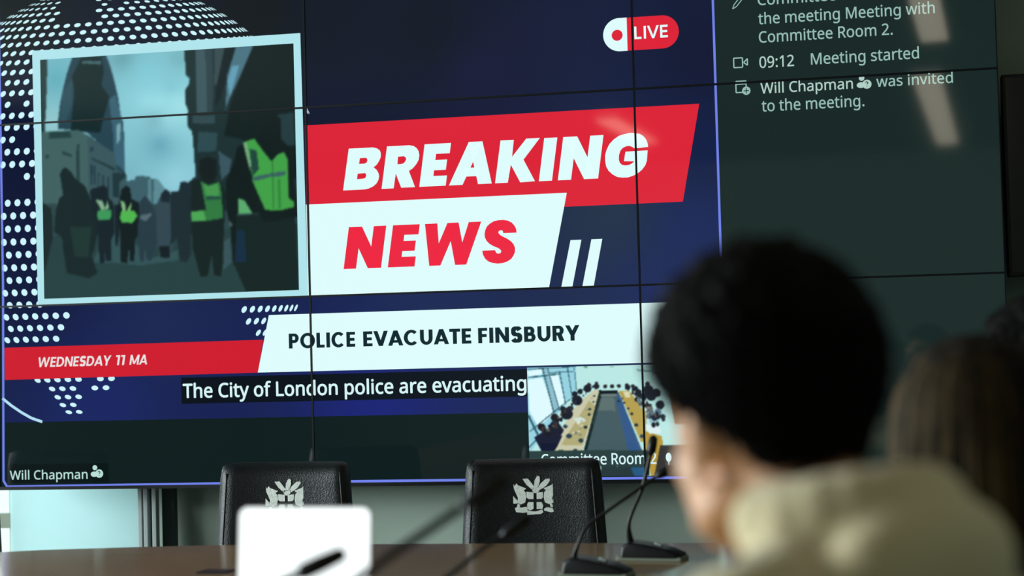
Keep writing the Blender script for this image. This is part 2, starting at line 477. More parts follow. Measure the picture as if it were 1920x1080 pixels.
ROOM_VIEW = """150,210,225 -9,1014 256,1016 256,786 148,560 -6,199 -21,199
222,250,255 1,891 80,908 140,587 53,455 8,592
222,250,255 115,927 162,939 196,667 164,627
222,250,255 2,966 81,989 80,935 6,918
140,190,205 81,996 108,995 164,600 132,574
45,85,100 78,995 133,573 139,575 84,997
45,85,100 106,994 163,599 168,601 110,996
45,85,100 6,906 177,930 177,940 5,916
45,85,100 -1,982 255,995 255,1004 -1,990
45,85,100 167,965 195,652 200,654 172,966
45,85,100 210,990 233,692 237,693 215,991
45,85,100 246,989 255,786 259,786 249,989
45,85,100 115,944 247,952 247,959 115,951
45,85,100 -5,561 50,356 60,364 5,569
45,85,100 7,412 174,637 171,644 4,419
45,85,100 173,638 323,821 321,827 171,643
45,85,100 -3,263 53,357 50,364 -6,270
110,150,150 569,962 660,944 660,931 577,945
90,150,110 318,993 316,988 310,985 304,986 298,989 296,994 298,998 304,1001 310,1001 316,998
150,190,190 456,991 454,985 447,982 440,983 434,986 431,992 434,997 440,1000 448,1000 454,996
200,200,170 103,169 273,206 383,768 352,789 281,691 226,585 145,357
176,170,120 167,289 279,286 350,634 320,689
68,92,98 280,165 601,157 474,757 382,761
92,112,112 357,594 456,590 451,711 382,714
52,88,136 470,737 480,737 587,198 518,199 461,671
22,38,38 375,775 392,761 296,205 273,165
12,22,28 373,779 471,775 471,745 373,749
180,158,80 474,771 528,769 612,571 608,304 581,305
180,150,60 590,412 688,355 719,-19 629,-17
215,215,180 497,763 528,762 534,708 508,709
22,28,52 28,361 91,427 176,370 143,263 103,169 72,211
30,22,34 90,454 86,433 75,421 61,421 51,434 47,455 51,476 62,488 76,488 86,475
24,28,48 100,467 147,520 184,424 168,370 114,399
28,26,34 159,539 155,517 144,504 131,504 121,518 117,541 122,563 132,576 145,576 155,562
24,30,42 235,571 228,538 211,518 191,518 175,539 170,573 176,606 193,626 213,625 229,604
24,30,42 199,615 196,599 188,590 178,590 171,600 168,616 171,632 179,642 189,641 196,631
24,30,42 238,618 234,602 227,593 217,593 209,603 207,619 210,635 218,644 227,644 235,634
24,30,42 286,690 280,662 266,645 249,645 235,664 230,692 236,721 250,738 267,737 281,719
24,30,42 263,748 260,732 252,723 242,723 235,733 232,749 235,765 243,774 253,774 260,764
24,30,42 289,771 286,757 279,748 270,749 263,758 261,772 264,786 271,795 280,795 286,786
24,30,42 335,796 331,774 320,761 307,762 296,776 292,798 297,820 308,833 321,833 332,819
34,34,40 333,830 331,819 325,813 318,813 313,820 311,831 314,842 319,849 326,848 331,841
24,30,42 376,815 372,799 365,790 355,790 348,800 345,816 348,832 356,841 365,841 373,831
34,34,40 370,842 368,833 363,827 358,827 353,833 352,843 353,852 358,858 364,858 368,852
34,34,40 417,813 415,802 409,796 403,796 397,803 396,814 398,825 403,832 410,832 415,825
34,34,40 452,812 450,801 445,794 438,795 433,802 431,813 433,824 438,830 445,830 450,823
34,34,40 487,813 485,802 480,796 473,796 468,803 466,814 468,825 474,832 480,831 486,824
24,30,42 536,802 533,786 525,777 516,777 508,787 506,803 509,819 517,828 526,828 533,818
34,34,40 526,823 525,813 520,807 514,808 510,814 508,823 510,833 515,838 520,838 525,832
24,30,42 577,780 573,762 564,750 552,751 543,763 540,782 544,801 553,812 565,811 574,799
34,34,40 558,808 556,797 551,790 544,791 539,798 537,809 539,820 545,826 551,826 556,819
24,30,42 594,746 590,724 579,711 566,712 556,726 552,748 556,770 567,783 580,782 591,768
24,30,42 618,705 613,682 602,667 588,668 576,683 573,707 577,730 589,744 603,744 614,729
24,30,42 654,771 648,743 634,726 618,726 604,744 599,773 605,801 619,818 636,817 649,799
34,34,40 636,825 633,812 627,805 620,805 614,813 612,826 614,838 620,846 628,846 634,838
24,30,42 667,717 661,690 648,674 632,675 620,692 615,719 621,745 634,761 650,761 662,744
24,30,42 691,742 686,719 674,705 660,705 649,720 645,744 650,768 662,782 676,781 687,766
24,30,42 626,651 623,634 614,624 604,624 596,635 593,652 596,670 605,680 615,680 623,669
24,30,42 708,635 703,612 691,597 677,598 666,613 662,637 667,660 679,674 693,674 704,659
150,190,200 682,516 675,477 661,453 643,453 629,478 624,517 630,557 645,580 663,580 677,555
90,120,140 692,569 688,549 678,537 666,538 657,550 654,570 658,590 667,601 679,601 688,588
40,50,60 645,610 642,587 635,573 627,573 620,588 618,611 621,635 628,649 637,649 643,634
220,240,240 610,464 682,435 685,382 628,377 606,424
210,225,215 236,530 287,542 301,501 255,482
30,48,56 353,728 352,724 349,721 346,721 343,724 342,729 343,733 346,736 349,736 352,733
30,48,56 349,675 347,670 344,667 341,667 338,670 336,675 338,680 341,683 345,683 348,680
30,48,56 330,608 328,602 325,598 320,598 316,602 315,608 316,615 320,619 325,618 329,614
30,48,56 326,561 324,554 320,550 315,550 311,554 309,561 311,568 315,573 320,572 325,568
30,48,56 309,447 307,438 301,433 295,433 289,439 287,448 290,456 295,462 302,462 307,456
40,66,80 285,326 283,315 276,308 267,309 260,316 258,327 261,339 268,345 276,345 283,338
40,66,80 226,369 223,356 215,348 205,349 198,357 195,369 198,382 206,390 216,389 223,381
40,66,80 205,457 202,447 196,441 189,441 182,447 180,458 183,468 189,474 197,474 203,467
30,48,56 498,703 497,698 494,696 491,696 488,699 487,703 488,708 491,710 494,710 497,707
30,48,56 509,662 508,657 505,654 501,654 498,657 497,663 498,668 501,671 505,670 508,667
30,48,56 529,608 527,601 524,598 519,598 515,602 514,608 515,615 519,618 524,618 528,614
30,48,56 547,560 545,553 541,548 535,548 531,553 529,561 531,568 535,573 541,573 546,568
30,48,56 570,459 568,450 562,445 556,445 550,451 549,460 551,468 556,474 563,473 568,468
40,66,80 602,358 599,348 593,342 585,342 579,348 577,358 580,368 586,374 593,374 599,368
40,66,80 257,233 254,222 247,215 238,215 232,222 229,234 232,245 239,252 248,252 254,244
30,48,56 481,677 479,670 475,667 470,667 467,671 465,677 467,683 471,687 475,687 479,683
20,26,40 141,506 140,502 136,499 132,499 129,502 128,507 129,511 133,514 137,514 140,511
90,84,84 231,616 230,611 228,608 225,608 223,611 223,616 223,621 226,624 228,624 230,621
20,26,40 154,542 153,533 150,528 146,528 142,534 141,543 143,552 146,557 150,557 153,552
40,50,70 309,753 308,747 306,744 304,744 302,748 301,753 302,759 304,762 306,762 308,759
60,50,48 352,810 351,804 349,801 346,801 344,804 343,810 344,816 346,819 349,819 351,816
24,30,36 218,620 217,614 214,610 211,610 209,614 209,620 209,627 212,631 215,631 217,626
60,50,48 233,618 232,609 228,603 224,603 221,609 219,619 221,629 225,635 229,634 232,628
30,34,52 224,615 222,609 219,606 215,606 212,609 211,615 212,621 215,625 219,625 223,621
60,50,48 163,536 162,527 157,521 152,521 148,527 147,537 148,546 153,552 158,552 162,546
20,26,40 267,692 266,685 262,681 258,681 255,685 254,692 255,699 259,704 263,703 266,699
40,50,70 144,499 142,489 138,483 133,483 129,489 128,499 130,509 134,514 139,514 142,508
40,50,70 258,680 256,673 252,669 248,669 244,674 242,680 244,687 248,691 253,691 256,687
30,34,52 296,735 295,731 293,729 290,729 288,732 287,736 288,740 290,742 293,742 295,740
60,50,48 94,429 91,410 84,399 75,399 68,411 66,430 69,449 76,461 85,460 92,448
24,30,36 346,811 345,805 342,801 339,801 337,805 336,811 337,818 340,821 343,821 345,817
90,84,84 323,763 323,761 321,759 319,759 318,761 318,763 318,766 320,767 321,767 323,766
60,50,48 205,598 203,586 198,579 191,579 186,587 185,599 187,611 192,618 198,618 203,610
60,50,48 187,564 185,552 180,545 174,545 169,553 167,565 170,576 175,583 181,583 185,576
20,26,40 199,569 198,565 196,562 193,563 190,565 189,569 190,573 193,575 196,575 198,572
26,22,30 133,492 132,485 129,481 125,481 123,485 122,492 123,499 126,504 129,503 132,499
26,22,30 164,518 163,510 159,504 155,505 152,510 151,519 152,527 155,532 160,532 163,527
30,34,52 135,487 133,477 129,471 123,472 119,478 117,487 119,497 124,503 129,503 134,496
20,26,40 162,483 160,477 156,473 150,473 146,477 144,484 146,490 151,494 156,494 160,490
60,50,48 155,490 154,483 150,479 145,479 141,483 139,490 141,497 145,501 150,501 154,496
26,22,30 114,404 111,383 104,370 95,370 88,384 86,405 89,427 96,440 105,440 112,426
26,22,30 267,673 266,670 265,668 262,668 261,670 260,673 261,676 263,678 265,678 267,676
60,50,48 155,460 152,449 146,442 138,442 132,449 130,461 133,473 139,480 146,480 152,472
30,34,52 221,612 220,604 217,599 212,599 209,604 208,613 209,621 213,626 217,626 220,621
20,26,40 273,680 271,669 267,663 263,663 259,670 258,681 259,692 263,698 268,698 272,691
90,84,84 165,538 164,532 160,528 155,528 151,532 150,539 151,545 155,549 160,549 164,545
40,50,70 351,818 350,815 349,813 347,813 346,815 346,818 346,821 348,823 349,822 350,821
30,34,52 216,609 214,596 209,588 204,589 200,597 198,610 200,623 205,631 210,631 214,622
24,30,36 102,420 99,406 93,398 84,398 78,407 76,420 78,434 85,442 93,442 100,433
90,84,84 135,463 134,457 131,453 127,453 124,457 123,464 124,470 127,474 131,474 134,470
20,26,40 332,780 331,777 329,775 327,775 325,777 324,781 325,784 327,786 329,786 331,784
24,30,36 271,697 270,693 267,691 265,691 263,694 262,697 263,701 265,703 268,703 270,701
24,30,36 187,555 186,550 184,547 181,547 179,550 178,555 179,560 181,562 184,562 186,559
60,50,48 115,425 113,417 109,413 105,413 101,418 100,426 101,433 105,438 110,438 114,433
90,84,84 296,728 295,723 293,721 291,721 290,724 289,728 290,733 292,735 294,735 295,732
26,22,30 197,562 195,555 190,550 185,551 180,555 178,562 180,570 185,574 191,574 195,569
26,22,30 325,780 324,776 322,773 318,773 316,776 315,780 316,785 319,787 322,787 324,784
60,50,48 239,656 237,647 233,642 228,642 225,647 223,656 225,665 229,670 234,669 237,664
20,26,40 181,522 179,510 174,503 168,503 164,510 162,522 164,534 169,541 175,541 179,534
90,84,84 112,424 109,416 104,411 98,411 92,417 91,425 93,433 98,438 104,438 110,432
24,30,36 163,512 160,499 155,491 148,491 143,500 141,513 143,526 149,534 156,534 161,525
26,22,30 275,697 273,687 269,681 264,681 261,688 260,698 261,708 265,714 270,714 273,708
120,100,84 616,654 615,647 611,642 607,643 604,647 603,655 604,662 607,667 612,667 615,662
30,40,52 683,529 681,516 675,509 668,509 662,517 661,530 663,542 669,550 676,550 681,542
90,110,120 600,661 599,656 596,653 593,653 590,656 589,661 590,666 593,669 596,669 599,666
26,34,40 569,714 568,709 566,706 564,706 562,709 562,715 562,720 564,724 566,724 568,720
20,26,34 668,545 666,534 662,528 657,528 653,535 652,545 653,556 658,562 663,562 667,555
150,180,186 617,667 616,656 612,650 608,650 605,657 604,667 606,677 609,684 613,683 616,677
20,26,34 670,522 667,507 662,498 656,498 651,508 649,523 651,537 656,546 663,546 668,537
26,34,40 533,783 532,779 530,776 527,776 524,779 524,784 525,788 527,791 530,791 532,788
120,100,84 572,713 571,707 568,704 564,704 561,707 560,713 561,719 564,723 568,723 571,719
120,100,84 605,639 603,627 598,620 593,620 588,628 587,639 589,651 593,658 599,658 603,651
150,180,186 541,797 540,794 539,791 536,791 535,794 534,797 535,801 537,803 539,803 541,801
44,40,40 628,630 626,616 620,607 614,608 609,617 607,631 609,645 615,654 621,654 626,645
30,40,52 590,646 589,637 585,632 580,632 577,638 576,646 577,655 581,660 585,660 589,655
150,180,186 635,610 634,603 630,599 626,599 623,603 622,610 623,617 627,621 631,621 634,617
120,100,84 666,529 663,509 656,496 648,497 641,509 639,530 642,550 649,562 657,562 664,549
30,40,52 657,538 654,524 647,515 639,515 632,524 630,539 633,554 640,563 648,563 655,553
20,26,34 603,647 602,639 598,634 594,634 590,639 589,648 591,656 594,661 599,661 602,656
20,26,34 644,568 642,560 638,555 633,555 629,560 627,568 629,576 633,581 638,581 642,576
30,40,52 557,753 556,746 553,742 550,742 547,746 546,754 547,761 550,766 553,766 556,761
120,100,84 603,664 601,656 597,651 593,651 589,656 588,664 589,672 593,677 598,677 601,672
30,40,52 710,509 708,493 703,484 697,484 692,494 690,509 692,525 698,534 704,534 709,524
90,110,120 601,651 599,639 594,632 588,632 583,639 581,651 583,663 588,670 594,670 599,663
20,26,34 597,652 596,646 594,642 590,642 588,646 587,652 588,658 591,661 594,661 596,658
30,40,52 711,531 708,519 700,512 691,512 684,520 681,532 684,544 692,551 701,551 708,543
20,26,34 676,557 674,548 670,542 665,542 661,548 660,557 662,566 666,572 671,572 674,566
26,34,40 571,690 570,677 565,670 560,670 556,678 555,691 557,703 561,711 566,711 570,703
120,100,84 588,701 587,695 585,692 582,692 580,695 579,701 580,707 582,710 585,710 587,707
26,34,40 677,463 675,450 670,442 665,442 661,450 660,463 661,476 666,484 671,484 675,476
120,100,84 633,581 631,572 628,566 624,566 621,572 620,581 622,591 625,596 629,596 632,590
90,110,120 581,666 580,656 576,650 572,650 569,656 567,667 569,677 573,683 577,683 580,676
26,34,40 659,517 658,512 654,508 650,509 646,512 645,517 647,523 650,526 654,526 658,522
30,40,52 641,538 638,521 632,511 625,512 619,522 617,538 620,555 626,564 633,564 639,554
30,40,52 612,626 611,618 608,613 604,613 602,618 601,626 602,634 605,639 608,639 611,634
120,100,84 641,609 639,597 636,590 631,590 628,597 626,609 628,621 632,628 636,628 640,621
120,100,84 563,757 562,751 559,747 554,747 551,751 550,758 551,764 555,768 559,768 562,764
26,34,40 547,771 546,769 545,767 543,767 542,769 542,771 542,773 543,774 545,774 546,773
90,110,120 652,567 650,551 644,541 638,541 633,552 631,568 633,584 639,594 645,593 650,583
20,26,34 589,694 587,685 584,679 580,679 577,685 576,694 577,703 580,709 584,709 588,703
26,34,40 552,746 551,738 548,733 544,733 541,738 540,746 542,754 545,760 548,759 551,754
90,110,120 627,577 625,569 621,563 616,564 612,569 610,578 612,586 616,591 621,591 625,586
150,180,186 557,755 556,749 554,746 551,746 549,750 549,755 550,760 552,764 554,764 556,760
90,110,120 649,595 648,585 644,579 639,579 636,585 634,595 636,605 640,611 644,611 648,605
150,180,186 596,689 594,681 590,677 584,677 580,682 579,689 580,697 585,702 590,701 594,697
26,34,40 660,456 658,442 652,433 645,433 639,442 637,456 639,470 645,479 653,478 658,470
30,40,52 667,512 665,500 657,493 649,494 642,501 639,513 642,524 649,531 658,531 665,523
150,180,186 593,621 592,613 589,608 585,609 582,613 581,621 582,629 585,634 589,633 592,629
30,40,52 602,706 600,694 596,686 591,686 587,694 585,707 587,720 591,727 596,727 600,719
90,110,120 581,701 580,696 577,693 573,693 569,696 568,701 569,706 573,709 577,709 580,706
90,110,120 632,536 630,521 625,511 619,512 614,521 613,537 615,552 620,562 626,562 630,552
30,40,52 674,566 673,558 670,553 666,553 663,558 662,567 663,575 666,580 670,580 673,575
26,34,40 531,782 530,775 527,771 524,772 522,776 521,782 522,788 525,792 527,792 530,788
120,100,84 625,611 623,603 620,597 616,598 612,603 611,611 613,620 616,625 620,625 624,619
120,126,110 280,539 291,544 294,533 282,531
225,228,205 255,483 268,488 270,476 256,475
150,150,120 237,390 252,395 255,382 238,380
225,228,205 251,414 266,418 268,405 253,403
150,150,120 329,704 336,709 337,700 331,699
225,228,205 269,465 282,470 285,458 270,456
120,126,110 237,394 252,399 255,386 239,384
225,228,205 228,403 243,408 246,395 230,393
150,150,120 261,438 275,443 278,430 263,428
225,228,205 329,704 336,709 337,700 330,699
150,150,120 331,709 338,714 339,705 332,704
120,126,110 259,382 274,387 277,374 261,371
150,150,120 271,507 283,512 285,500 272,499
120,126,110 300,604 310,609 312,599 302,597
150,150,120 313,639 322,645 323,635 315,633
120,126,110 239,403 254,408 257,394 241,392
60,80,82 337,472 383,713 380,715 334,474
110,126,124 382,741 463,738 464,721 380,725
44,66,66 -21,237 166,242 312,238 606,231 604,84 -23,98
26,40,40 606,231 621,230 618,3 602,4
40,58,60 371,89 604,84 602,-10 370,-5
40,90,130 524,79 604,77 602,-10 545,-9
140,110,80 719,875 975,865 967,453 758,460
50,50,50 679,275 964,268 959,-17 644,-11"""
# ---------------------------------------------------------------- lettering
# humanist sans outlines, thousandths of an em; capitals are 573 high
def outline_text(name, text, x, z, width, cap, m, parent, y, bold=0.0):
    sc = cap / 573.0
    splines, pen, last = [], 0.0, 0.0
    for ch in text:
        adv, outl = GLYPHS[ch]
        for s in outl:
            pts = [tuple(map(float, q.split(','))) for q in s.split()]
            splines.append([(pen + a, b) for a, b in pts])
            last = max(last, max(a for a, b in pts) + pen)
        pen += adv
    first = min(a for s in splines for a, b in s)
    sx = width / (last - first)
    splines = [[(x + (a - first) * sx, z + b * sc) for a, b in s] for s in splines]
    return outline_fill(name, splines, m, parent, y, bold)


def outline_fill(name, splines, m, parent, y, bold=0.0):
    cu = bpy.data.curves.new(name, 'CURVE')
    cu.dimensions = '2D'
    cu.fill_mode = 'BOTH'
    for s in splines:
        sp = cu.splines.new('POLY')
        sp.points.add(len(s) - 1)
        for p, (a, b) in zip(sp.points, s):
            p.co = (a, b, 0, 1)
        sp.use_cyclic_u = True
    tmp = bpy.data.objects.new(name, cu)
    COL.objects.link(tmp)
    dg = bpy.context.evaluated_depsgraph_get()
    me = bpy.data.meshes.new_from_object(tmp.evaluated_get(dg))
    bpy.data.objects.remove(tmp)
    bpy.data.curves.remove(cu)
    bm = B()
    bm.from_mesh(me)
    bpy.data.meshes.remove(me)
    for v in bm.verts:
        v.co = (v.co.x, y, v.co.y)
    if bold:                             # heavier weight: a thin band along every contour
        for s in splines:
            for p in loop_bars(s, bold * 2):
                flat(bm, p, y)
    bm.normal_update()
    for f in bm.faces:
        if f.normal.y > 0:
            f.normal_flip()
    return obj(name, bm, m, parent, recalc=False)


# geometric capitals drawn from bars, diagonals and rings; height 1
def cap_glyph(ch, w, s, t):
    F = []
    q = lambda *p: F.append(list(p))
    rect = lambda a, b, c, d: q((a, b), (c, b), (c, d), (a, d))

    def ring(cx, cy, ro, so, ri, si, a0, a1, n=20):
        for k in range(n):
            u, v = a0 + (a1 - a0) * k / n, a0 + (a1 - a0) * (k + 1) / n
            q((cx + ro * math.cos(u), cy + so * math.sin(u)), (cx + ro * math.cos(v), cy + so * math.sin(v)),
              (cx + ri * math.cos(v), cy + si * math.sin(v)), (cx + ri * math.cos(u), cy + si * math.sin(u)))

    def bowl(x0, y0, x1, y1):            # half stadium on the right of a stem
        h = (y1 - y0) / 2
        cx = max(x1 - h, x0)
        rect(x0, y0, cx, y0 + t)
        rect(x0, y1 - t, cx, y1)
        ring(cx, y0 + h, x1 - cx, h, x1 - cx - s, h - t, -PI / 2, PI / 2)
    d = s * 1.06
    if ch == 'I':
        rect(0, 0, s, 1)
    elif ch == 'L':
        rect(0, 0, s, 1); rect(s, 0, w, t)
    elif ch in 'EF':
        rect(0, 0, s, 1); rect(s, 1 - t, w, 1); rect(s, .5 - t * .52, w * .93, .5 + t * .48)
        if ch == 'E':
            rect(s, 0, w, t)
    elif ch == 'T':
        rect(0, 1 - t, w, 1); rect(w / 2 - s / 2, 0, w / 2 + s / 2, 1 - t)
    elif ch == 'V':
        q((0, 1), (d, 1), (w / 2 + d * .48, 0), (w / 2 - d * .48, 0)); q((w, 1), (w - d, 1), (w / 2 - d * .48, 0), (w / 2 + d * .48, 0))
    elif ch == 'A':
        q((0, 0), (d, 0), (w / 2 + d * .5, 1), (w / 2 - d * .5, 1)); q((w, 0), (w - d, 0), (w / 2 - d * .5, 1), (w / 2 + d * .5, 1))
        k = .19
        rect(w / 2 * k + d * .75, k, w - w / 2 * k - d * .75, k + t * .85)
    elif ch == 'W':
        a = w * .27; b = w * .5
        e = d * .92
        q((0, 1), (e, 1), (a + e * .45, 0), (a - e * .45, 0)); q((b - e * .45, 1), (b + e * .45, 1), (a + e * .45, 0), (a - e * .45, 0))
        q((b - e * .45, 1), (b + e * .45, 1), (w - a + e * .45, 0), (w - a - e * .45, 0)); q((w - e, 1), (w, 1), (w - a + e * .45, 0), (w - a - e * .45, 0))
    elif ch == 'M':
        rect(0, 0, s, 1); rect(w - s, 0, w, 1)
        q((0, 1), (d, 1), (w / 2 + d * .42, .08), (w / 2 - d * .42, .08)); q((w, 1), (w - d, 1), (w / 2 - d * .42, .08), (w / 2 + d * .42, .08))
    elif ch == 'N':
        rect(0, 0, s, 1); rect(w - s, 0, w, 1); q((0, 1), (d, 1), (w, 0), (w - d, 0))
    elif ch == 'K':
        rect(0, 0, s, 1); q((s, .38), (w - d * 1.12, 1), (w, 1), (s, .28 - .1)); q((s * 1.05, .55), (s * 1.05 + d * .9, .72), (w, 0), (w - d * 1.15, 0))
    elif ch == 'Y':
        rect(w / 2 - s / 2, 0, w / 2 + s / 2, .42); q((0, 1), (d, 1), (w / 2 + s / 2, .42), (w / 2 - s / 2, .36)); q((w, 1), (w - d, 1), (w / 2 - s / 2, .42), (w / 2 + s / 2, .36))
    elif ch == 'U':
        h = w / 2
        rect(0, h, s, 1); rect(w - s, h, w, 1); ring(h, h, h, h + .01, h - s, h - t, PI, 2 * PI)
    elif ch == 'D':
        rect(0, 0, s, 1); bowl(s, 0, w, 1)
    elif ch in 'PR':
        rect(0, 0, s, 1); y0 = .36
        bowl(s, y0, w if ch == 'P' else w * .96, 1)
        if ch == 'R':
            q((w * .38, y0 + t * .3), (w * .38 + d * 1.05, y0 + t * .5), (w, 0), (w - d * 1.12, 0))
    elif ch == 'B':
        rect(0, 0, s, 1); bowl(s, .5 - t * .42, w * .92, 1); bowl(s, 0, w, .5 + t * .42)
    elif ch == 'O':
        ring(w / 2, .5, w / 2, .52, w / 2 - s, .52 - t, 0, 2 * PI, 40)
    elif ch == 'C':
        ring(w * .52, .5, w * .52, .52, w * .52 - s, .52 - t, PI * .24, PI * 1.76, 36)
    elif ch == 'G':
        ring(w * .52, .5, w * .52, .52, w * .52 - s, .52 - t, PI * .17, PI * 1.9, 36)
        rect(w * .52, .5 - t * .75, w, .5 + t * .12); q((w - s, .16), (w * .985, .2), (w, .5), (w - s, .5))
    elif ch == 'S':
        P = []
        r = .5 - t / 2
        hx = w / 2 - s / 2
        up, lo = (1 - t / 2) - (1 - t) / 4 + .01, t / 2 + (1 - t) / 4 - .01
        ry = (1 - t) / 4 + .01
        for k in range(17):
            a = math.radians(20) + math.radians(250) * k / 16
            P.append((w / 2 + hx * .93 * math.cos(a), up + ry * math.sin(a)))
        for k in range(17):
            a = math.radians(90) - math.radians(250) * k / 16
            P.append((w / 2 + hx * math.cos(a), lo + ry * math.sin(a)))
        off = []
        for k in range(len(P)):
            a, b = P[max(k - 1, 0)], P[min(k + 1, len(P) - 1)]
            dx, dy = b[0] - a[0], b[1] - a[1]
            L = math.hypot(dx, dy) or 1
            hw = (s * abs(dy) + t * abs(dx)) / L / 2
            off.append(((P[k][0] - dy / L * hw, P[k][1] + dx / L * hw), (P[k][0] + dy / L * hw, P[k][1] - dx / L * hw)))
        for a, b in zip(off, off[1:]):
            q(a[0], b[0], b[1], a[1])
    elif ch == '1':
        rect(w - s, 0, w, 1); q((0, 1 - t), (w - s, 1 - t), (w - s, 1), (0, 1))
    return F


WID = dict(I=.0, L=.60, C=1.0, E=.64, V=1.0, A=1.04, U=.86, T=.74, F=.62, N=.92, S=.74, B=.76, R=.78, Y=.94, O=1.1, P=.74, W=1.46, D=.90, M=1.14)


def cap_polys(ch, x, z, w, h, s, t, shear=0.0, sx=1.0):
    return [[(x + px * h * sx + pz * h * shear, z + pz * h) for px, pz in p] for p in cap_glyph(ch, w, s, t)]


def cap_text(text, x, z, width, h, s, t, gap=.13, space=.34, shear=0.0):
    pen, lay = 0.0, []
    for ch in text:
        if ch == ' ':
            pen += space
            continue
        w_ = s if ch == 'I' else (s + .22 if ch == '1' else WID[ch])
        k = {'A': -.5, 'V': -.5, 'T': -.3, 'Y': -.5, 'C': -.2, 'O': -.2}.get(ch, 0) * gap
        pen += k
        lay.append((ch, pen, w_))
        pen += w_ + gap + k
    total = lay[-1][1] + lay[-1][2] - lay[0][1]
    sx = width / (total * h)
    out = []
    for ch, p, w_ in lay:
        out += cap_polys(ch, x + (p - lay[0][1]) * h * sx, z, w_, h, s, t, shear, sx)
    return out


def disc(cx, cz, r, n=16, rz=None):
    rz = rz or r
    return [(cx + r * math.cos(2 * PI * k / n), cz + rz * math.sin(2 * PI * k / n)) for k in range(n)]


def bar(x0, z0, x1, z1, w_):
    L = math.hypot(x1 - x0, z1 - z0)
    nx, nz = -(z1 - z0) / L * w_ / 2, (x1 - x0) / L * w_ / 2
    return [(x0 + nx, z0 + nz), (x0 - nx, z0 - nz), (x1 - nx, z1 - nz), (x1 + nx, z1 + nz)]


def rect(x0, z0, x1, z1):
    return [(x0, z0), (x1, z0), (x1, z1), (x0, z1)]


def loop_bars(pts, w_):
    return [bar(*a, *b, w_) for a, b in zip(pts, pts[1:] + pts[:1]) if math.hypot(a[0] - b[0], a[1] - b[1]) > 1e-7]


# heavy slanted letters of the headline, outlines in millimetres along the wall and up
HEAVY = {
    'B': ['1379,2041 1469,2041 1484,2037 1495,2029 1498,2019 1498,2006 1492,1992 1482,1978 1470,1969 1482,1959 1488,1947 1490,1937 1487,1923 1479,1910 1466,1900 1451,1894 1434,1891 1354,1891', '1420,2005 1443,2005 1447,2001 1448,1994 1444,1987 1437,1984 1416,1984', '1410,1949 1438,1950 1442,1945 1442,1939 1438,1932 1430,1930 1407,1929'],
    'R': ['1522,2042 1604,2042 1620,2039 1632,2030 1639,2018 1641,2004 1638,1988 1629,1973 1616,1959 1601,1950 1622,1891 1571,1891 1552,1943 1543,1890 1498,1890', '1562,2003 1584,2004 1591,1998 1592,1992 1588,1984 1582,1978 1573,1976 1559,1976'],
    'K': ['1939,2042 1987,2042 1979,1982 2032,2044 2081,2044 2020,1970 2059,1892 2006,1890 1974,1954 1961,1891 1915,1891'],
    'G': ['2463,1993 2462,2004 2457,2019 2448,2031 2435,2040 2418,2043 2401,2045 2382,2042 2362,2037 2343,2025 2327,2009 2317,1990 2311,1970 2311,1949 2314,1931 2322,1916 2335,1903 2352,1893 2371,1890 2390,1890 2408,1895 2423,1902 2439,1914 2451,1929 2457,1944 2461,1981 2383,1980 2377,1947 2413,1945 2405,1938 2394,1933 2382,1932 2371,1934 2362,1942 2359,1954 2360,1969 2365,1984 2374,1994 2386,1999 2397,2000 2407,1996 2416,1990'],
    'S': ['1988,1713 1987,1726 1981,1738 1972,1749 1957,1757 1942,1760 1924,1760 1908,1757 1894,1750 1882,1740 1875,1727 1872,1713 1873,1700 1879,1688 1888,1678 1902,1669 1916,1663 1925,1658 1931,1651 1929,1644 1922,1641 1914,1643 1908,1654 1862,1654 1864,1641 1871,1626 1883,1615 1898,1609 1916,1606 1934,1607 1951,1612 1965,1620 1974,1631 1980,1644 1981,1659 1976,1673 1965,1685 1952,1694 1938,1701 1927,1708 1922,1716 1924,1721 1931,1724 1938,1722 1940,1713'],
}


# ---------------------------------------------------------------- materials
M_WALL = noisy('plaster_wall', (150, 166, 152), (158, 173, 159), 3, .85, .05, 200)
M_CEIL = noisy('ceiling_paint', (74, 77, 72), (80, 83, 78), 4, .9)
M_FLOOR = noisy('grey_carpet', (70, 74, 76), (86, 90, 92), 60, .95, .2, 300)
M_WOOD = noisy('table_veneer', (128, 102, 70), (152, 122, 86), 3, .17, stretch=(1.2, 9, 9), detail=6, spec=.5)
M_DKMETAL = mat('dark_metal', (26, 30, 30), .35, .6)
M_GREYMETAL = mat('grey_aluminium', (176, 188, 184), .45, .1)
M_BEZEL = mat('black_bezel', (5, 8, 9), .6, spec=.2)
M_CASE = mat('screen_casing', (14, 16, 17), .5)
M_LEATHER = noisy('black_leather', (8, 12, 12), (13, 18, 18), 30, .38, .25, 260)
M_PIPE = mat('leather_edge', (32, 36, 32), .45)
M_CREST = noisy('embroidered_thread', (205, 212, 200), (228, 232, 222), 80, .7, .3, 400)
M_BLACKPL = noisy('black_plastic', (8, 11, 10), (12, 15, 14), 40, .45, spec=.3)
M_RIM = mat('pale_plastic_rim', (120, 128, 112), .4)
M_SKIN = noisy('skin', (204, 150, 110), (214, 162, 122), 14, .5, .08, 220)
M_HAIRBLK = noisy('black_hair', (9, 8, 7), (15, 13, 11), 60, .85, spec=.15)
M_HOODIE = noisy('beige_knit', (224, 208, 164), (232, 217, 174), 10, .9, .5, 180, sheen=.3)
M_DARKCLOTH = noisy('dark_cloth', (22, 24, 26), (32, 34, 36), 20, .9, .3, 200)
M_TROUSER = noisy('navy_trousers', (26, 30, 40), (34, 38, 50), 20, .9)
M_SHOE = mat('black_shoe', (16, 16, 16), .4)
M_EYE = mat('eye_white', (220, 215, 205), .2)
M_GLASS = bpy.data.materials.new('window_glass')
M_GLASS.use_nodes = True
_nt = M_GLASS.node_tree
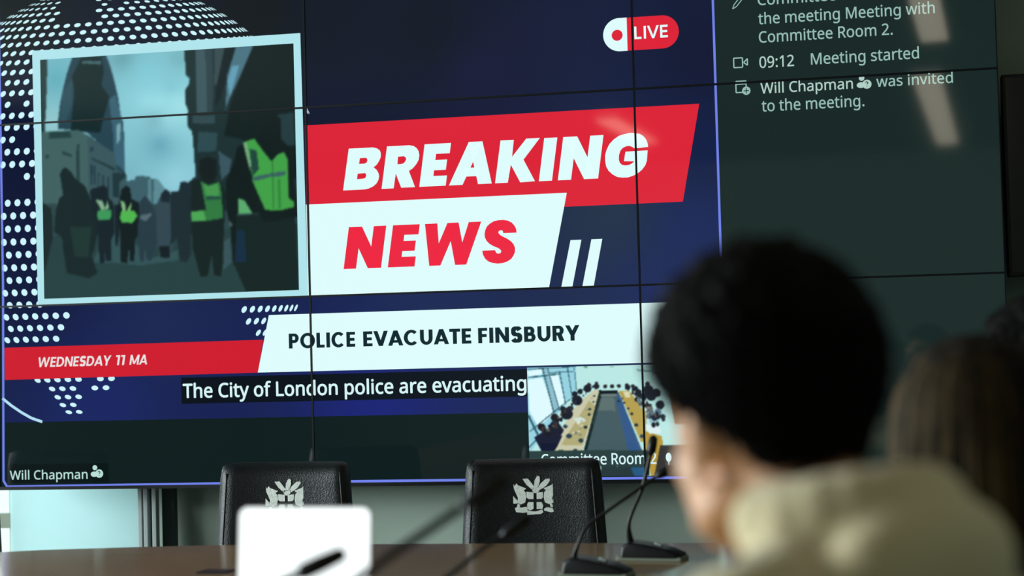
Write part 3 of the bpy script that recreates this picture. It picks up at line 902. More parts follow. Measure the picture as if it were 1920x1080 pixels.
_nt.nodes.remove(_nt.nodes['Principled BSDF'])
_t, _g, _x = N(M_GLASS, 'ShaderNodeBsdfTransparent'), N(M_GLASS, 'ShaderNodeBsdfGlossy'), N(M_GLASS, 'ShaderNodeMixShader')
_g.inputs['Roughness'].default_value = .02
_x.inputs[0].default_value = .06
_nt.links.new(_t.outputs[0], _x.inputs[1]); _nt.links.new(_g.outputs[0], _x.inputs[2]); _nt.links.new(_x.outputs[0], _nt.nodes['Material Output'].inputs[0])
M_BLIND = bpy.data.materials.new('translucent_blind')
M_BLIND.use_nodes = True
_nt = M_BLIND.node_tree
_nt.nodes.remove(_nt.nodes['Principled BSDF'])
_t, _g, _x = N(M_BLIND, 'ShaderNodeBsdfTranslucent'), N(M_BLIND, 'ShaderNodeBsdfDiffuse'), N(M_BLIND, 'ShaderNodeMixShader')
_t.inputs[0].default_value = (.66, .84, .83, 1)
_g.inputs[0].default_value = (.62, .76, .76, 1)
_x.inputs[0].default_value = .35
_nt.links.new(_t.outputs[0], _x.inputs[1]); _nt.links.new(_g.outputs[0], _x.inputs[2]); _nt.links.new(_x.outputs[0], _nt.nodes['Material Output'].inputs[0])

# ---------------------------------------------------------------- room shell
XL, XR, YB, YF, ZC = -3.0, 7.0, 0.28, -11.0, 3.1
struct(obj('floor', box(B(), XL, XR, YF, YB + .15, -.1, 0), M_FLOOR))
struct(obj('ceiling', box(B(), XL, XR, YF, YB + .15, ZC, ZC + .1), M_CEIL))
bm = B()                                  # back wall: solid right of the mullion, openings left of it
box(bm, .50, XR, YB, YB + .15, 0, ZC)
box(bm, XL, .50, YB, YB + .15, 2.6, ZC)
box(bm, XL, .50, YB, YB + .15, 0, .38)
struct(obj('wall_back', bm, M_WALL))
struct(obj('wall_right', box(B(), XR, XR + .15, YF, YB + .15, 0, ZC), M_WALL))
struct(obj('wall_front', box(B(), XL, XR, YF - .15, YF, 0, ZC), M_WALL))
bm = B()                                  # left wall with one long window
box(bm, XL - .15, XL, YF, YB + .15, 0, .85)
box(bm, XL - .15, XL, YF, YB + .15, 2.6, ZC)
box(bm, XL - .15, XL, YF, -5.2, .85, 2.6)
box(bm, XL - .15, XL, -.7, YB + .15, .85, 2.6)
struct(obj('wall_left', bm, M_WALL))
wn = thing('window_1'); struct(wn)
bm = B()
for y in (-5.2, -3.7, -2.2, -.75):
    box(bm, XL - .12, XL - .04, y, y + .05, .85, 2.6)
box(bm, XL - .12, XL - .04, -5.2, -.7, .85, .90)
box(bm, XL - .12, XL - .04, -5.2, -.7, 2.55, 2.6)
obj('window_frame', bm, M_GREYMETAL, wn)
obj('window_pane', box(B(), XL - .085, XL - .08, -5.2, -.7, .9, 2.55), M_GLASS, wn)
wn = thing('window_2'); struct(wn)        # clear window left of the blind
bm = B()
box(bm, XL, XL + .05, YB + .02, YB + .1, .38, 2.6)
box(bm, -1.5, -1.45, YB + .02, YB + .1, .38, 2.6)
box(bm, -.135, -.118, YB + .02, YB + .1, .38, 2.6)
box(bm, XL, .50, YB + .02, YB + .1, .38, .42)
box(bm, XL, .50, YB + .02, YB + .1, 2.56, 2.6)
obj('window_frame', bm, M_WALL, wn)
obj('window_pane', box(B(), XL + .05, .50, YB + .085, YB + .09, .42, 2.56), M_GLASS, wn)
obj('window_rail', box(B(), XL + .05, -.126, YB + .01, YB + .05, .655, .712), mat('rail_paint', (110, 118, 100), .6), wn)
# roller blind, drawn right down behind the left screens
bl = thing('roller_blind', (.18, YB - .01, 0), 0, 'pale translucent blind with daylight behind it under the left end of the video wall', 'blind')
obj('blind_fabric', box(B(), -.292, .275, -.004, 0, .40, 2.52), M_BLIND, bl)
obj('bottom_bar', box(B(), -.292, .275, -.012, .004, .385, .405, .003), M_GREYMETAL, bl)
bm = B(); tube(bm, [(-.292, -.02, 2.54), (.275, -.02, 2.54)], .028, 16)
obj('roller', bm, M_GREYMETAL, bl)
# ribbed mullion between the blind and the solid wall
ml = thing('ribbed_mullion', (.52, YB - .10, 0), 0, 'grey ribbed metal mullion standing below the left screens between blind and wall', 'mullion')
for x in (-.053, -.030, .004):
    obj('rib', box(B(), x - .004, x + .013, -.012, .02, 0.0, ZC, .002), M_GREYMETAL, ml)
obj('backing', box(B(), -.056, .012, .02, .03, 0, ZC), M_DKMETAL, ml)
obj('post', box(B(), .018, .068, .04, .075, 0, ZC, .002), mat('post_paint', (60, 78, 73), .5), ml)

# ---------------------------------------------------------------- video wall
ZB = 0.83
VX = [-.012, 1.221, 2.420, 3.645]
VZ = [0.827, 1.513, 2.198, 2.883]
G_UI = glow('chat_background_lit', (24, 40, 39))
G_UI2 = glow('window_background_lit', (15, 30, 31))
vw = thing('video_wall', (0, 0, 0), 0, 'large video wall of nine black edged screens showing breaking news and meeting chat', 'video wall')
for j in range(3):
    for i in range(3):
        x0, x1, z0, z1 = VX[i], VX[i + 1], VZ[j], VZ[j + 1]
        p = obj('display_panel', box(B(), x0 + .0005, x1 - .0005, .012, .10, z0 + .0005, z1 - .0005), M_CASE, vw)
        b = .0034
        ob = .012 if j == 0 else b
        bm = B()
        box(bm, x0, x0 + b, -.006, .012, z0, z1)
        box(bm, x1 - b, x1, -.006, .012, z0, z1)
        box(bm, x0 + b, x1 - b, -.006, .012, z0, z0 + ob)
        box(bm, x0 + b, x1 - b, -.006, .012, z1 - b, z1)
        obj('bezel', bm, M_BEZEL, p)
        obj('screen', box(B(), x0 + b, x1 - b, .002, .012, z0 + ob, z1 - b), G_UI if i == 2 else G_UI2, p)
bm = B()
box(bm, .08, 3.56, .10, .14, .95, 1.0); box(bm, .08, 3.56, .10, .14, 2.6, 2.65)
for x in (.9, 1.8, 2.8):
    box(bm, x, x + .06, .14, YB, .94, 2.66)
obj('mounting_frame', bm, M_DKMETAL, vw)

Y0 = .0012                                # picture layers lie on the screens, inside the bezels


def lay(k):
    return Y0 - .0005 * k


PB = thing  # (parts of the picture follow)
nav = [(1.68, 2.45, (16, 24, 36)), (1.87, 2.26, (25, 28, 58)), (2.61, 1.7, (27, 41, 92)), (2.33, 1.77, (36, 52, 72)), (1.65, 1.49, (29, 43, 86)), (0.64, 1.44, (29, 41, 84)),
       (0.84, 1.17, (25, 35, 84)), (1.45, 1.1, (27, 37, 118)), (0.42, 1.12, (27, 39, 100)), (0.09, 2.61, (12, 20, 21)), (1.04, 2.55, (12, 19, 22)), (2.67, 2.31, (19, 25, 52)),
       (2.51, 1.48, (31, 43, 92)), (0.08, 2.06, (11, 19, 50)), (2.67, 1.94, (20, 31, 70)), (0.05, 1.66, (14, 22, 58)), (1.31, 2.16, (19, 25, 48)), (1.28, 2.47, (13, 21, 36)), (0.23, 2.26, (11, 19, 48))]
bgimg = lin_arr(idw(nav, 90, 64, .016, 2.70, 1.079, 2.878))
M_PIC = vcol_mat('lit_picture')
news = grid_picture('news_broadcast', .016, 2.70, 1.079, 2.878, bgimg, lay(0), M_PIC, vw)
news['label'] = 'dark blue breaking news broadcast'
# frame of the active speaker
G_PUR = glow('violet_line_lit', (112, 130, 232))
flat_obj('speaker_frame', [rect(.0095, 1.6, .0185, 2.878), bar(.014, 1.6, .003, .86, .009), rect(2.699, .86, 2.707, 2.878), bar(.016, .8395, 1.4, .8445, .009), rect(1.4, .840, 2.69, .849),
                           bar(.003, .862, .017, .8400, .009), bar(2.703, .862, 2.688, .8435, .009)], lay(1), G_PUR, vw)['label'] = 'thin violet frame line'
# dotted globe
G_DOT = glow('dot_lit', (205, 245, 255))
land = []
GC, GR = (.444, 1.843), .858
polys = []


def dot_land(x, z):
    px = x / 1.215 * 579; 
    if x < .012 or x > 1.212:
        return False
    if z > 2.455:                                         # dome above the framed photo
        if 130 / 579 * 1.215 * .98 < x < .50 and z > 2.57 - (x - .27) * .02 and not (x > .40 and z < 2.665 and z < 2.60) and not (.415 < x < .475 and z > 2.58):
            return x > .50
        return True
    if x < .163 and z > 1.515:
        if 2.10 < z < 2.16 and x > .09: return False
        if 2.24 < z < 2.29 and .05 < x < .09: return False
        if 1.985 < z < 2.02: return x > .11
        if 1.93 < z <= 1.985: return False
        return True
    if z < 1.51 and z > 1.36:
        if x < (.33 if z > 1.49 else .275 - (1.49 - z) * .22): return True
        return x > .935 + max(0, 1.46 - z) * 1.0 and x < 1.03 + (z - 1.36) * 1.2
    if 1.10 < z < 1.237:
        if .13 + (1.237 - z) * 1.05 < x < .325: return True
        return .37 < x < .45 - (1.237 - z) * .3 and z > 1.19
    return False


DA = .0572
nr = int(PI / 2 / DA)
for r in range(-nr, nr + 1):
    ph = r * DA + .012
    if abs(ph) > 1.50:
        continue
    k = max(1, int(2 * PI * math.cos(ph) / (DA * .90)))
    for c in range(k):
        la = 2 * PI * (c + .5 * (r % 2)) / k
        if math.cos(la) < .06:
            continue
        x = GC[0] + GR * math.cos(ph) * math.sin(la)
        z = GC[1] + GR * math.sin(ph)
        inside = dot_land(x, z) or (1.20 < x < 1.27 and 2.15 < z < 2.30 and x > 1.222)
        if not inside:
            continue
        rad = .0135 if abs(ph) < 1.1 else .0115
        e = Vector((math.cos(la), 0, 0))
        pts = []
        for q in range(12):
            a = 2 * PI * q / 12
            u, v = rad * math.cos(a), rad * math.sin(a)
            pts.append((x + u * math.cos(la) - v * math.sin(ph) * math.sin(la), z + v * math.cos(ph)))
        polys.append(pts)
flat_obj('dotted_globe', polys, lay(1), G_DOT, news)
arcp = [(.004, 1.170), (.04, 1.142), (.08, 1.116), (.12, 1.094), (.164, 1.079)]
flat_obj('globe_arc', [bar(*a, *b, .010) for a, b in zip(arcp, arcp[1:])], lay(1), glow('arc_lit', (180, 225, 245)), news)
# framed street photograph
ph = flat_obj('news_photo', [[(.155, 1.513), (1.2125, 1.515), (1.2055, 2.472), (.149, 2.472)]], lay(2), glow('white_frame_lit', (176, 228, 236)), vw)
ph['label'] = 'white framed street photograph of police in yellow vests'
sky = [(64, 910, (95, 170, 185)), (50, 732, (150, 200, 205)), (333, 981, (95, 150, 160)), (437, 886, (130, 205, 220)), (477, 795, (170, 235, 240)), (455, 719, (105, 160, 175)),
       (474, 619, (85, 150, 170)), (534, 484, (150, 210, 225)), (345, 505, (120, 180, 195)), (554, 966, (110, 170, 180)), (571, 767, (170, 235, 240)), (520, 850, (110, 185, 200)), (430, 800, (160, 230, 238)), (540, 790, (172, 236, 242)), (510, 720, (165, 228, 235)), (420, 930, (125, 200, 215))]
img = idw(sky, 300, 270, 0, 1000, 0, 1000, 1.7)
grid_picture('street_picture', .181, 1.179, 1.5375, 2.436, lin_arr(blur(paint(img, NEWS_PHOTO), 2) * 1.0), lay(3), M_PIC, ph)
# headline banners
G_RED, G_RED2 = glow('red_lit', (220, 36, 56)), glow('news_red_lit', (236, 40, 66))
G_WHITE = glow('white_lit', (222, 252, 252))
G_INK = glow('ink_lit', (16, 40, 48))
rb = flat_obj('red_banner', [[(1.215, 1.845), (2.578, 1.795), (2.645, 2.134), (1.215, 2.134)]], lay(2), G_RED, vw)
rb.data.vertices[1].co.z = 1.797
rb['label'] = 'red slanted banner reading BREAKING'
rb.data.vertices[0].co.z = 1.797
H = .1515
def headline(name, letters, z, h, m, parent, k):
    P = []
    for ch, x, wd in letters:
        if ch in HEAVY:
            o = outline_fill('letter_' + ch, [[tuple(float(v) / 1000 for v in q.split(',')) for q in s.split()] for s in HEAVY[ch]], m, parent, lay(k))
            o.name = 'lettering'
        else:
            P += cap_polys(ch, x, z, wd / h, h, .31, .24, .155)
    return flat_obj(name, P, lay(k), m, parent)
headline('lettering', [('B', 1.354, .130), ('R', 1.499, .127), ('E', 1.638, .097), ('A', 1.747, .156), ('K', 1.917, .144), ('I', 2.073, .050), ('N', 2.141, .143), ('G', 2.309, .137)], 1.891, H, G_WHITE, rb, 4)
wb = flat_obj('white_banner', [[(1.2125, 1.514), (2.0985, 1.514), (2.1715, 1.846), (1.2125, 1.846)]], lay(3), G_WHITE, vw)
wb['label'] = 'white slanted banner reading NEWS'
headline('lettering', [('N', 1.349, .140), ('E', 1.514, .099), ('W', 1.632, .206), ('S', 1.864, .118)], 1.607, .1505, G_RED2, wb, 4)
for q in ([(2.142, 1.5135), (2.1815, 1.5135), (2.2185, 1.679), (2.180, 1.679)], [(2.217, 1.5135), (2.257, 1.5135), (2.2925, 1.679), (2.254, 1.679)]):
    flat_obj('white_slash', [q], lay(2), G_WHITE, vw)
lb = flat_obj('headline_bar', [[(1.015, 1.2425), (2.64, 1.2425), (2.69, 1.450), (1.062, 1.450)]], lay(3), G_WHITE, vw)
lb['label'] = 'long white bar reading POLICE EVACUATE FINSBURY'
P = []
for t_, xa, xb in (('POLICE', 1.136, 1.386), ('EVACUATE', 1.416, 1.814), ('FINSBURY', 1.839, 2.203)):
    P += cap_text(t_, xa, 1.3265, xb - xa, .054, .27, .20)
flat_obj('lettering', P, lay(4), G_INK, lb)
db = flat_obj('date_bar', [[(.016, 1.2385), (1.016, 1.2425), (1.038, 1.361), (.016, 1.359)]], lay(2), glow('date_red_lit', (206, 30, 48)), vw)
db['label'] = 'red bar reading WEDNESDAY 11 MA'
P = []
for t_, xa, xb in (('WEDNESDAY', .148, .440), ('11', .4595, .4950), ('MA', .5165, .586)):
    P += cap_text(t_, xa, 1.283, xb - xa, .0365, .22, .175, shear=.17)
flat_obj('lettering', P, lay(3), glow('date_white_lit', (232, 226, 226)), db)
# live badge
lv = flat_obj('live_badge', [disc(2.375, 2.392, .058, 40), rect(2.375, 2.334, 2.524, 2.450), disc(2.524, 2.392, .058, 40)], lay(2), G_RED, vw)
lv['label'] = 'red and white LIVE badge'
Wp = [(2.375 + .0585 * math.cos(PI / 2 + PI * k / 24), 2.392 + .0585 * math.sin(PI / 2 + PI * k / 24)) for k in range(25)] + [(2.401, 2.3335), (2.401, 2.4505)]
flat_obj('badge_end', [Wp], lay(3), G_WHITE, lv)
flat_obj('record_dot', [disc(2.366, 2.390, .0195, 24)], lay(4), G_RED, lv)
flat_obj('lettering', cap_text('LIVE', 2.4265, 2.372, .117, .0445, .185, .17, gap=.2), lay(4), G_WHITE, lv)
# caption strip
cs = flat_obj('caption_strip', [rect(.718, 1.135, 2.012, 1.231)], lay(2), glow('caption_lit', (11, 18, 28)), vw)
G_TXT = glow('caption_text_lit', (214, 244, 246))
outline_text('lettering', 'The City of London police are evacuating', .725, 1.1565, 1.282, .0505, G_TXT, cs, lay(3), .0013)
# name tags
nt = flat_obj('name_tag', [rect(.018, .852, .425, .922)], lay(2), glow('tag_lit', (10, 22, 22)), vw)
G_T2 = glow('tag_text_lit', (186, 222, 216))
outline_text('lettering', 'Will Chapman', .030, .8655, .312, .033, G_T2, nt, lay(3), .0004)


def guest_icon(x, z, s, m, mh, parent, k):
    flat_obj('guest_icon', [disc(x - .008 * s, z + .017 * s, .0095 * s), disc(x - .011 * s, z - .007 * s, .014 * s, 16, .010 * s), disc(x + .009 * s, z - .005 * s, .0155 * s, 20)], lay(k), m, parent)
    flat_obj('question_mark', [bar(x + .004 * s, z + .001 * s, x + .009 * s, z + .004 * s, .003 * s), bar(x + .009 * s, z + .004 * s, x + .013 * s, z, .003 * s), bar(x + .013 * s, z, x + .009 * s, z - .006 * s, .003 * s), disc(x + .009 * s, z - .012 * s, .0017 * s, 8)], lay(k + 1), mh, parent)


guest_icon(.380, .889, 1.0, G_T2, G_INK, nt, 3)
# small picture of the committee room
img = np.zeros((150, 260, 3)) + np.array((186, 232, 228.0))
rv = grid_picture('room_view', 2.012, 2.692, .852, 1.236, lin_arr(blur(paint(img, ROOM_VIEW), 1)), lay(4), M_PIC, vw)
rv['label'] = 'small video picture of the long committee table'
outline_text('lettering', 'Committee Room 2', 2.055, .8935, .404, .038, G_TXT, rv, lay(5), .0006)
flat_obj('microphone_icon', [disc(2.502, .915, .010, 16, .016), rect(2.500, .888, 2.504, .900)], lay(5), G_TXT, rv)
# meeting chat on the right
G_CH = glow('chat_text_lit', (150, 188, 178))
G_CH2 = glow('chat_name_lit', (176, 206, 196))
ch = flat_obj('meeting_chat', [rect(2.712, .86, 3.634, 2.876)], lay(0), glow('chat_pane_lit', (25, 41, 39)), vw)
ch['label'] = 'dark green meeting chat pane with grey text'
for t_, x, z, wd in (('Committee Room', 2.857, 2.463, .42), ('the meeting Meeting with', 2.857, 2.397, .590), ('Committee Room 2.', 2.857, 2.333, .449), ('09:12', 2.856, 2.246, .117), ('Meeting started', 3.031, 2.247, .359),
                     ('Will Chapman', 2.857, 2.157, .311), ('was invited', 3.247, 2.158, .251), ('to the meeting.', 2.859, 2.095, .345)):
    outline_text('lettering', t_, x, z, wd, .0360 if z < 2.16 and z > 2.1 else .0385, G_CH2 if t_.startswith('Will') or t_.startswith('09') else G_CH, ch, lay(1), .0004)
guest_icon(3.206, 2.174, 1.0, G_CH2, G_INK, ch, 1)
flat_obj('camera_icon', loop_bars([(2.768, 2.252), (2.798, 2.252), (2.798, 2.285), (2.768, 2.285)], .004) + loop_bars([(2.802, 2.268), (2.815, 2.258), (2.815, 2.281)], .004), lay(1), G_CH, ch)
flat_obj('invite_icon', loop_bars([(2.773, 2.165), (2.808, 2.165), (2.808, 2.204), (2.773, 2.204)], .004) + [rect(2.773, 2.192, 2.808, 2.204), disc(2.808, 2.170, .0145, 20)], lay(1), G_CH, ch)
flat_obj('plus_sign', [rect(2.799, 2.1685, 2.817, 2.1715), rect(2.8065, 2.161, 2.8095, 2.179)], lay(2), G_INK, ch)
flat_obj('pencil_icon', [bar(2.775, 2.470, 2.800, 2.500, .003), bar(2.784, 2.464, 2.809, 2.494, .003), bar(2.775, 2.470, 2.770, 2.456, .003), bar(2.770, 2.456, 2.784, 2.464, .003), bar(2.800, 2.500, 2.809, 2.494, .003)], lay(1), G_CH, ch)

# black display on the wall right of the video wall
tv = thing('wall_display', (3.66, .06, 1.50), 0, 'switched off black display on the wall at the right edge of the video wall', 'display')
obj('casing', box(B(), 0, 1.22, 0, .06, 0, .684, .004), M_CASE, tv)
obj('screen', box(B(), .012, 1.208, -.003, 0.002, .014, .672), mat('off_screen', (7, 9, 9), .2), tv)
obj('wall_bracket', box(B(), .4, .8, .06, .22, .2, .5), M_DKMETAL, tv)

# ceiling strip lamps
M_LAMP = mat('lamp_diffuser', (240, 235, 220), .5, emit=(255, 242, 216), estr=4.4)
M_LBOD = mat('lamp_body', (200, 200, 195), .5)


def strip_lamp(x, y, L, wd, rz, label):
    t = thing('strip_lamp', (x, y, ZC), rz, label, 'ceiling light', 'strip lamps on the ceiling')
    obj('lamp_housing', box(B(), -wd / 2 - .02, wd / 2 + .02, -L / 2 - .02, L / 2 + .02, -.05, 0), M_LBOD, t)
    obj('diffuser', box(B(), -wd / 2, wd / 2, -L / 2, L / 2, -.058, -.045), M_LAMP, t)


strip_lamp(3.585, -3.72, 1.35, .15, math.radians(4.5), 'ceiling strip lamp above the table, nearest the video wall')
strip_lamp(3.80, -7.85, 4.2, .18, math.radians(4.5), 'long ceiling strip lamp behind the seated people')
strip_lamp(4.75, -1.35, .9, .18, 0, 'added unseen strip lamp brightening the wall by the black display')  # extra lamp added out of view to lighten the wall right of the screens
strip_lamp(1.35, -7.9, 1.6, .16, math.radians(4.5), 'short ceiling strip lamp over the left side of the room')

# ---------------------------------------------------------------- conference table
TOP = 0.74
tb = thing('conference_table', (1.7, -1.5, 0), 0, 'glossy brown wooden conference table in front of the video wall', 'table')
outer = [(.62, -1.22), (.75, -1.158), (1.03, -1.095), (1.26, -1.058), (1.7, -1.045), (2.2, -1.04), (2.85, -1.045), (2.86, -5.3), (2.02, -5.3), (2.02, -2.15), (1.42, -2.15), (1.42, -5.3), (.60, -5.3)]
bm = B(); slab(bm, [(x - 1.7, y + 1.5) for x, y in outer[::-1]], TOP - .035, TOP, .004)
obj('tabletop', bm, M_WOOD, tb)
obj('cable_slot', box(B(), 1.452 - 1.7, 1.535 - 1.7, -1.70 + 1.5, -1.625 + 1.5, TOP - .02, TOP + .003, .001), M_BLACKPL, tb)
for x, y in ((.9, -1.6), (2.4, -1.6), (2.4, -3.0), (2.4, -4.8), (1.0, -3.0), (1.0, -4.8)):
    bm = B()
    box(bm, x - 1.7 - .04, x - 1.7 + .04, y + 1.5 - .25, y + 1.5 + .25, .03, TOP - .035, .004)
    box(bm, x - 1.7 - .06, x - 1.7 + .06, y + 1.5 - .30, y + 1.5 + .30, 0, .03, .004)
    obj('leg', bm, M_DKMETAL, tb)

# ---------------------------------------------------------------- boardroom chairs (face -y in their own frame)
CREST = [[(600, 340), (610, 260), (655, 190), (690, 205), (690, 280), (665, 350), (640, 380), (600, 380)],
         [(425, 235), (505, 230), (555, 290), (600, 350), (600, 400), (560, 390), (480, 320)],
         [(840, 235), (845, 265), (800, 330), (740, 375), (690, 400), (660, 370), (700, 310), (780, 240)],
         [(570, 370), (690, 370), (680, 420), (640, 450), (600, 450), (575, 420)],
         [(285, 310), (300, 345), (330, 300), (350, 330), (440, 365), (480, 380), (440, 410), (470, 440), (478, 520), (460, 590), (400, 618), (345, 600), (350, 520), (310, 430), (290, 380)],
         [(265, 470), (300, 520), (345, 560), (345, 600), (300, 610), (275, 600)],
         [(939, 310), (924, 345), (894, 300), (874, 330), (784, 365), (744, 380), (784, 410), (754, 440), (746, 520), (764, 590), (824, 618), (879, 600), (874, 520), (914, 430), (934, 380)],
         [(959, 470), (924, 520), (879, 560), (879, 600), (924, 610), (949, 600)],
         [(482, 430), (590, 440), (590, 540), (512, 540), (484, 520)], [(638, 445), (735, 435), (735, 510), (712, 540), (638, 540)],
         [(505, 588), (588, 588), (588, 685), (540, 710), (490, 690), (490, 620)], [(635, 588), (712, 588), (735, 640), (722, 690), (635, 690)],
         [(300, 680), (340, 650), (400, 668), (480, 655), (492, 690), (480, 740), (420, 745), (320, 735)],
         [(745, 690), (790, 665), (880, 680), (900, 735), (850, 742), (750, 715)],
         [(485, 705), (540, 722), (620, 728), (720, 700), (735, 740), (700, 765), (600, 770), (490, 780)],
         [(345, 610), (385, 625), (370, 660), (335, 655)], [(835, 615), (870, 610), (885, 660), (850, 665)]]


def make_chair(loc, rz, label):
    t = thing('boardroom_chair', loc, rz, label, 'chair', 'black leather boardroom chairs')
    # padded back: wider low down, slightly reclined, rounded edges
    bm = B()
    nx, nz = 16, 18
    zs0, zs1 = .50, .945

    def bp(u, v, back):
        hw = .250 - .028 * v
        x = (u * 2 - 1) * hw
        z = zs0 + (zs1 - zs0) * v
        e = max(abs(u * 2 - 1), abs(v * 2 - 1))
        rnd = 1 - max(0, (e - .80) / .2) ** 2.4
        y = .055 * (z - .5) + (-.030 * rnd - .008 if not back else .022 * rnd + .006)
        y += -.03 * abs(u * 2 - 1) ** 2 * (1 if not back else .9)
        k = .985 if e > .97 else 1
        # rounded top corners
        if v > .90 and abs(u * 2 - 1) > .90:
            x *= 1 - .025 * ((v - .90) / .1) * ((abs(u * 2 - 1) - .90) / .1)
            z -= .008 * ((v - .90) / .1) * ((abs(u * 2 - 1) - .90) / .1)
        return (x * k, y, z)
    F = [[bm.verts.new(bp(i / nx, j / nz, False)) for i in range(nx + 1)] for j in range(nz + 1)]
    K = [[bm.verts.new(bp(i / nx, j / nz, True)) for i in range(nx + 1)] for j in range(nz + 1)]
    for j in range(nz):
        for i in range(nx):
            bm.faces.new((F[j][i], F[j][i + 1], F[j + 1][i + 1], F[j + 1][i]))
            bm.faces.new((K[j][i], K[j + 1][i], K[j + 1][i + 1], K[j][i + 1]))
    for j in range(nz):
        bm.faces.new((F[j][0], F[j + 1][0], K[j + 1][0], K[j][0]))
        bm.faces.new((F[j][nx], K[j][nx], K[j + 1][nx], F[j + 1][nx]))
    for i in range(nx):
        bm.faces.new((F[0][i], K[0][i], K[0][i + 1], F[0][i + 1]))
        bm.faces.new((F[nz][i], F[nz][i + 1], K[nz][i + 1], K[nz][i]))
    bk = obj('backrest', bm, M_LEATHER, t, True)
    for sgn in (-1, 1):
        bm = B()
        pts = [(sgn * (.250 - .028 * v - .030), .055 * (zs0 + (zs1 - zs0) * v - .5) - .030 * (.8) - .034, zs0 + (zs1 - zs0) * v) for v in [k / 14 for k in range(1, 14)]]
        tube(bm, pts, .0022, 6)
        obj('seam_piping', bm, M_PIPE, bk, True)
    bm = B()
    k = .149 / 700
    for p in CREST:
        pts = [((a - 612) * k + .006, (490 - b) * k + .828) for a, b in p]
        prism(bm, pts, 0, .0012)
    bm.verts.ensure_lookup_table()
    for v in bm.verts:
        v.co.y += .055 * (v.co.z - .5) - .0405
    obj('crest', bm, M_CREST, t)['label'] = 'pale embroidered coat of arms'
    bm = B(); box(bm, -.235, .235, -.50, -.03, .40, .48, .03, 4)
    obj('seat', bm, M_LEATHER, t, True)
    for sgn in (-1, 1):
        bm = B()
        tube(bm, smooth_path([(sgn * .225, -.05, .43), (sgn * .275, -.06, .48), (sgn * .28, -.09, .62), (sgn * .275, -.20, .655), (sgn * .27, -.36, .65)]), .014, 10)
        obj('armrest', bm, M_BLACKPL, t, True)
    bm = B(); tube(bm, [(0, -.26, .08), (0, -.26, .24), (0, -.26, .241), (0, -.26, .40)], [.03, .03, .02, .02], 16)
    obj('pedestal', bm, M_DKMETAL, t, True)
    for q in range(5):
        a = 2 * PI * q / 5 + .3
        c, s_ = math.cos(a), math.sin(a)
        bm = B(); tube(bm, [(0, -.26, .10), (c * .15, -.26 + s_ * .15, .085), (c * .29, -.26 + s_ * .29, .065)], [.024, .02, .014], 8)
        lg = obj('base_arm', bm, M_DKMETAL, t, True)
        bm = B(); tube(bm, [(c * .29 - s_ * .02, -.26 + s_ * .29 + c * .02, .03), (c * .29 + s_ * .02, -.26 + s_ * .29 - c * .02, .03)], .03, 14)
        obj('castor', bm, M_BLACKPL, lg, True)
    return t


chair = make_chair((1.270, -.45, 0), math.radians(3), 'black leather chair with a white crest behind the bright tablet')
dup(chair, (2.113, -.45, 0), math.radians(2), 'black leather chair with a white crest behind the thin microphone stems')
dup(chair, (-.005, -.45, 0), math.radians(4), 'black leather chair cut off at the left edge by the window')

# ---------------------------------------------------------------- gooseneck microphones
def microphone(loc, rz, path, head_len, head_r, stem_r, label, size=1.0):
    t = thing('gooseneck_microphone', loc, 0, label, 'microphone', 'gooseneck microphones on the table')
    ca, sa = math.cos(rz), math.sin(rz)
    W = lambda x, y, z: (x * ca - y * sa, x * sa + y * ca, z)
    # wedge body, high at the stem end and sloping away
    bm = B()
    prof = [(-.068, .006), (.095, .006), (.098, .014), (.060, .030), (-.005, .043), (-.045, .047), (-.062, .036)]
    hw = .042
    secs = []
    for f, y in ((.90, -hw), (1, -hw * .86), (1, hw * .86), (.90, hw)):
        secs.append([bm.verts.new(W(x * f * size, y * size, (.006 + (z - .006) * f) * size)) for x, z in prof])
    for a, b in zip(secs, secs[1:]):
        for k in range(len(prof)):
            bm.faces.new((a[k], a[(k + 1) % len(prof)], b[(k + 1) % len(prof)], b[k]))
    bm.faces.new(secs[0][::-1]); bm.faces.new(secs[-1])
    bmesh.ops.bevel(bm, geom=bm.edges[:], offset=.003, segments=2, affect='EDGES', profile=.5)
    bs = obj('base', bm, M_BLACKPL, t, True)
    bm = B()
    slab(bm, [W(x * size, y * size, 0)[:2] for x, y in ((-.072, -.040), (.098, -.040), (.103, -.03), (.103, .03), (.098, .040), (-.072, .040), (-.077, .03), (-.077, -.03))], 0, .009 * size, .002)
    obj('base_rim', bm, M_RIM, t)['label'] = 'pale lower rim'
    bm = B(); box(bm, -.01, .01, -.008, .008, 0, .006, .002)
    M_ = Matrix.Translation(Vector(W(.03 * size, 0, .036 * size))) @ Matrix.Rotation(rz, 4, 'Z') @ Matrix.Rotation(.32, 4, 'Y')
    bmesh.ops.transform(bm, matrix=M_, verts=bm.verts[:])
    obj('talk_button', bm, M_GREYMETAL, bs)
    P = smooth_path([W(-.045 * size, 0, .040 * size)] + list(path))
    n = len(P)
    bm = B(); tube(bm, P, [stem_r * (1.9 - .9 * min(1, k / (n * .22))) for k in range(n)], 10)
    obj('gooseneck', bm, M_BLACKPL, t, True)
    e = Vector(P[-1]); d = (e - Vector(P[-4])).normalized()
    bm = B()
    tube(bm, [e - d * .004, e + d * .004, e + d * .010, e + d * head_len * .5, e + d * (head_len - head_r * .5), e + d * head_len], [stem_r, head_r * .8, head_r, head_r, head_r * .85, head_r * .3], 14)
    obj('microphone_head', bm, M_BLACKPL, t, True)
    return t


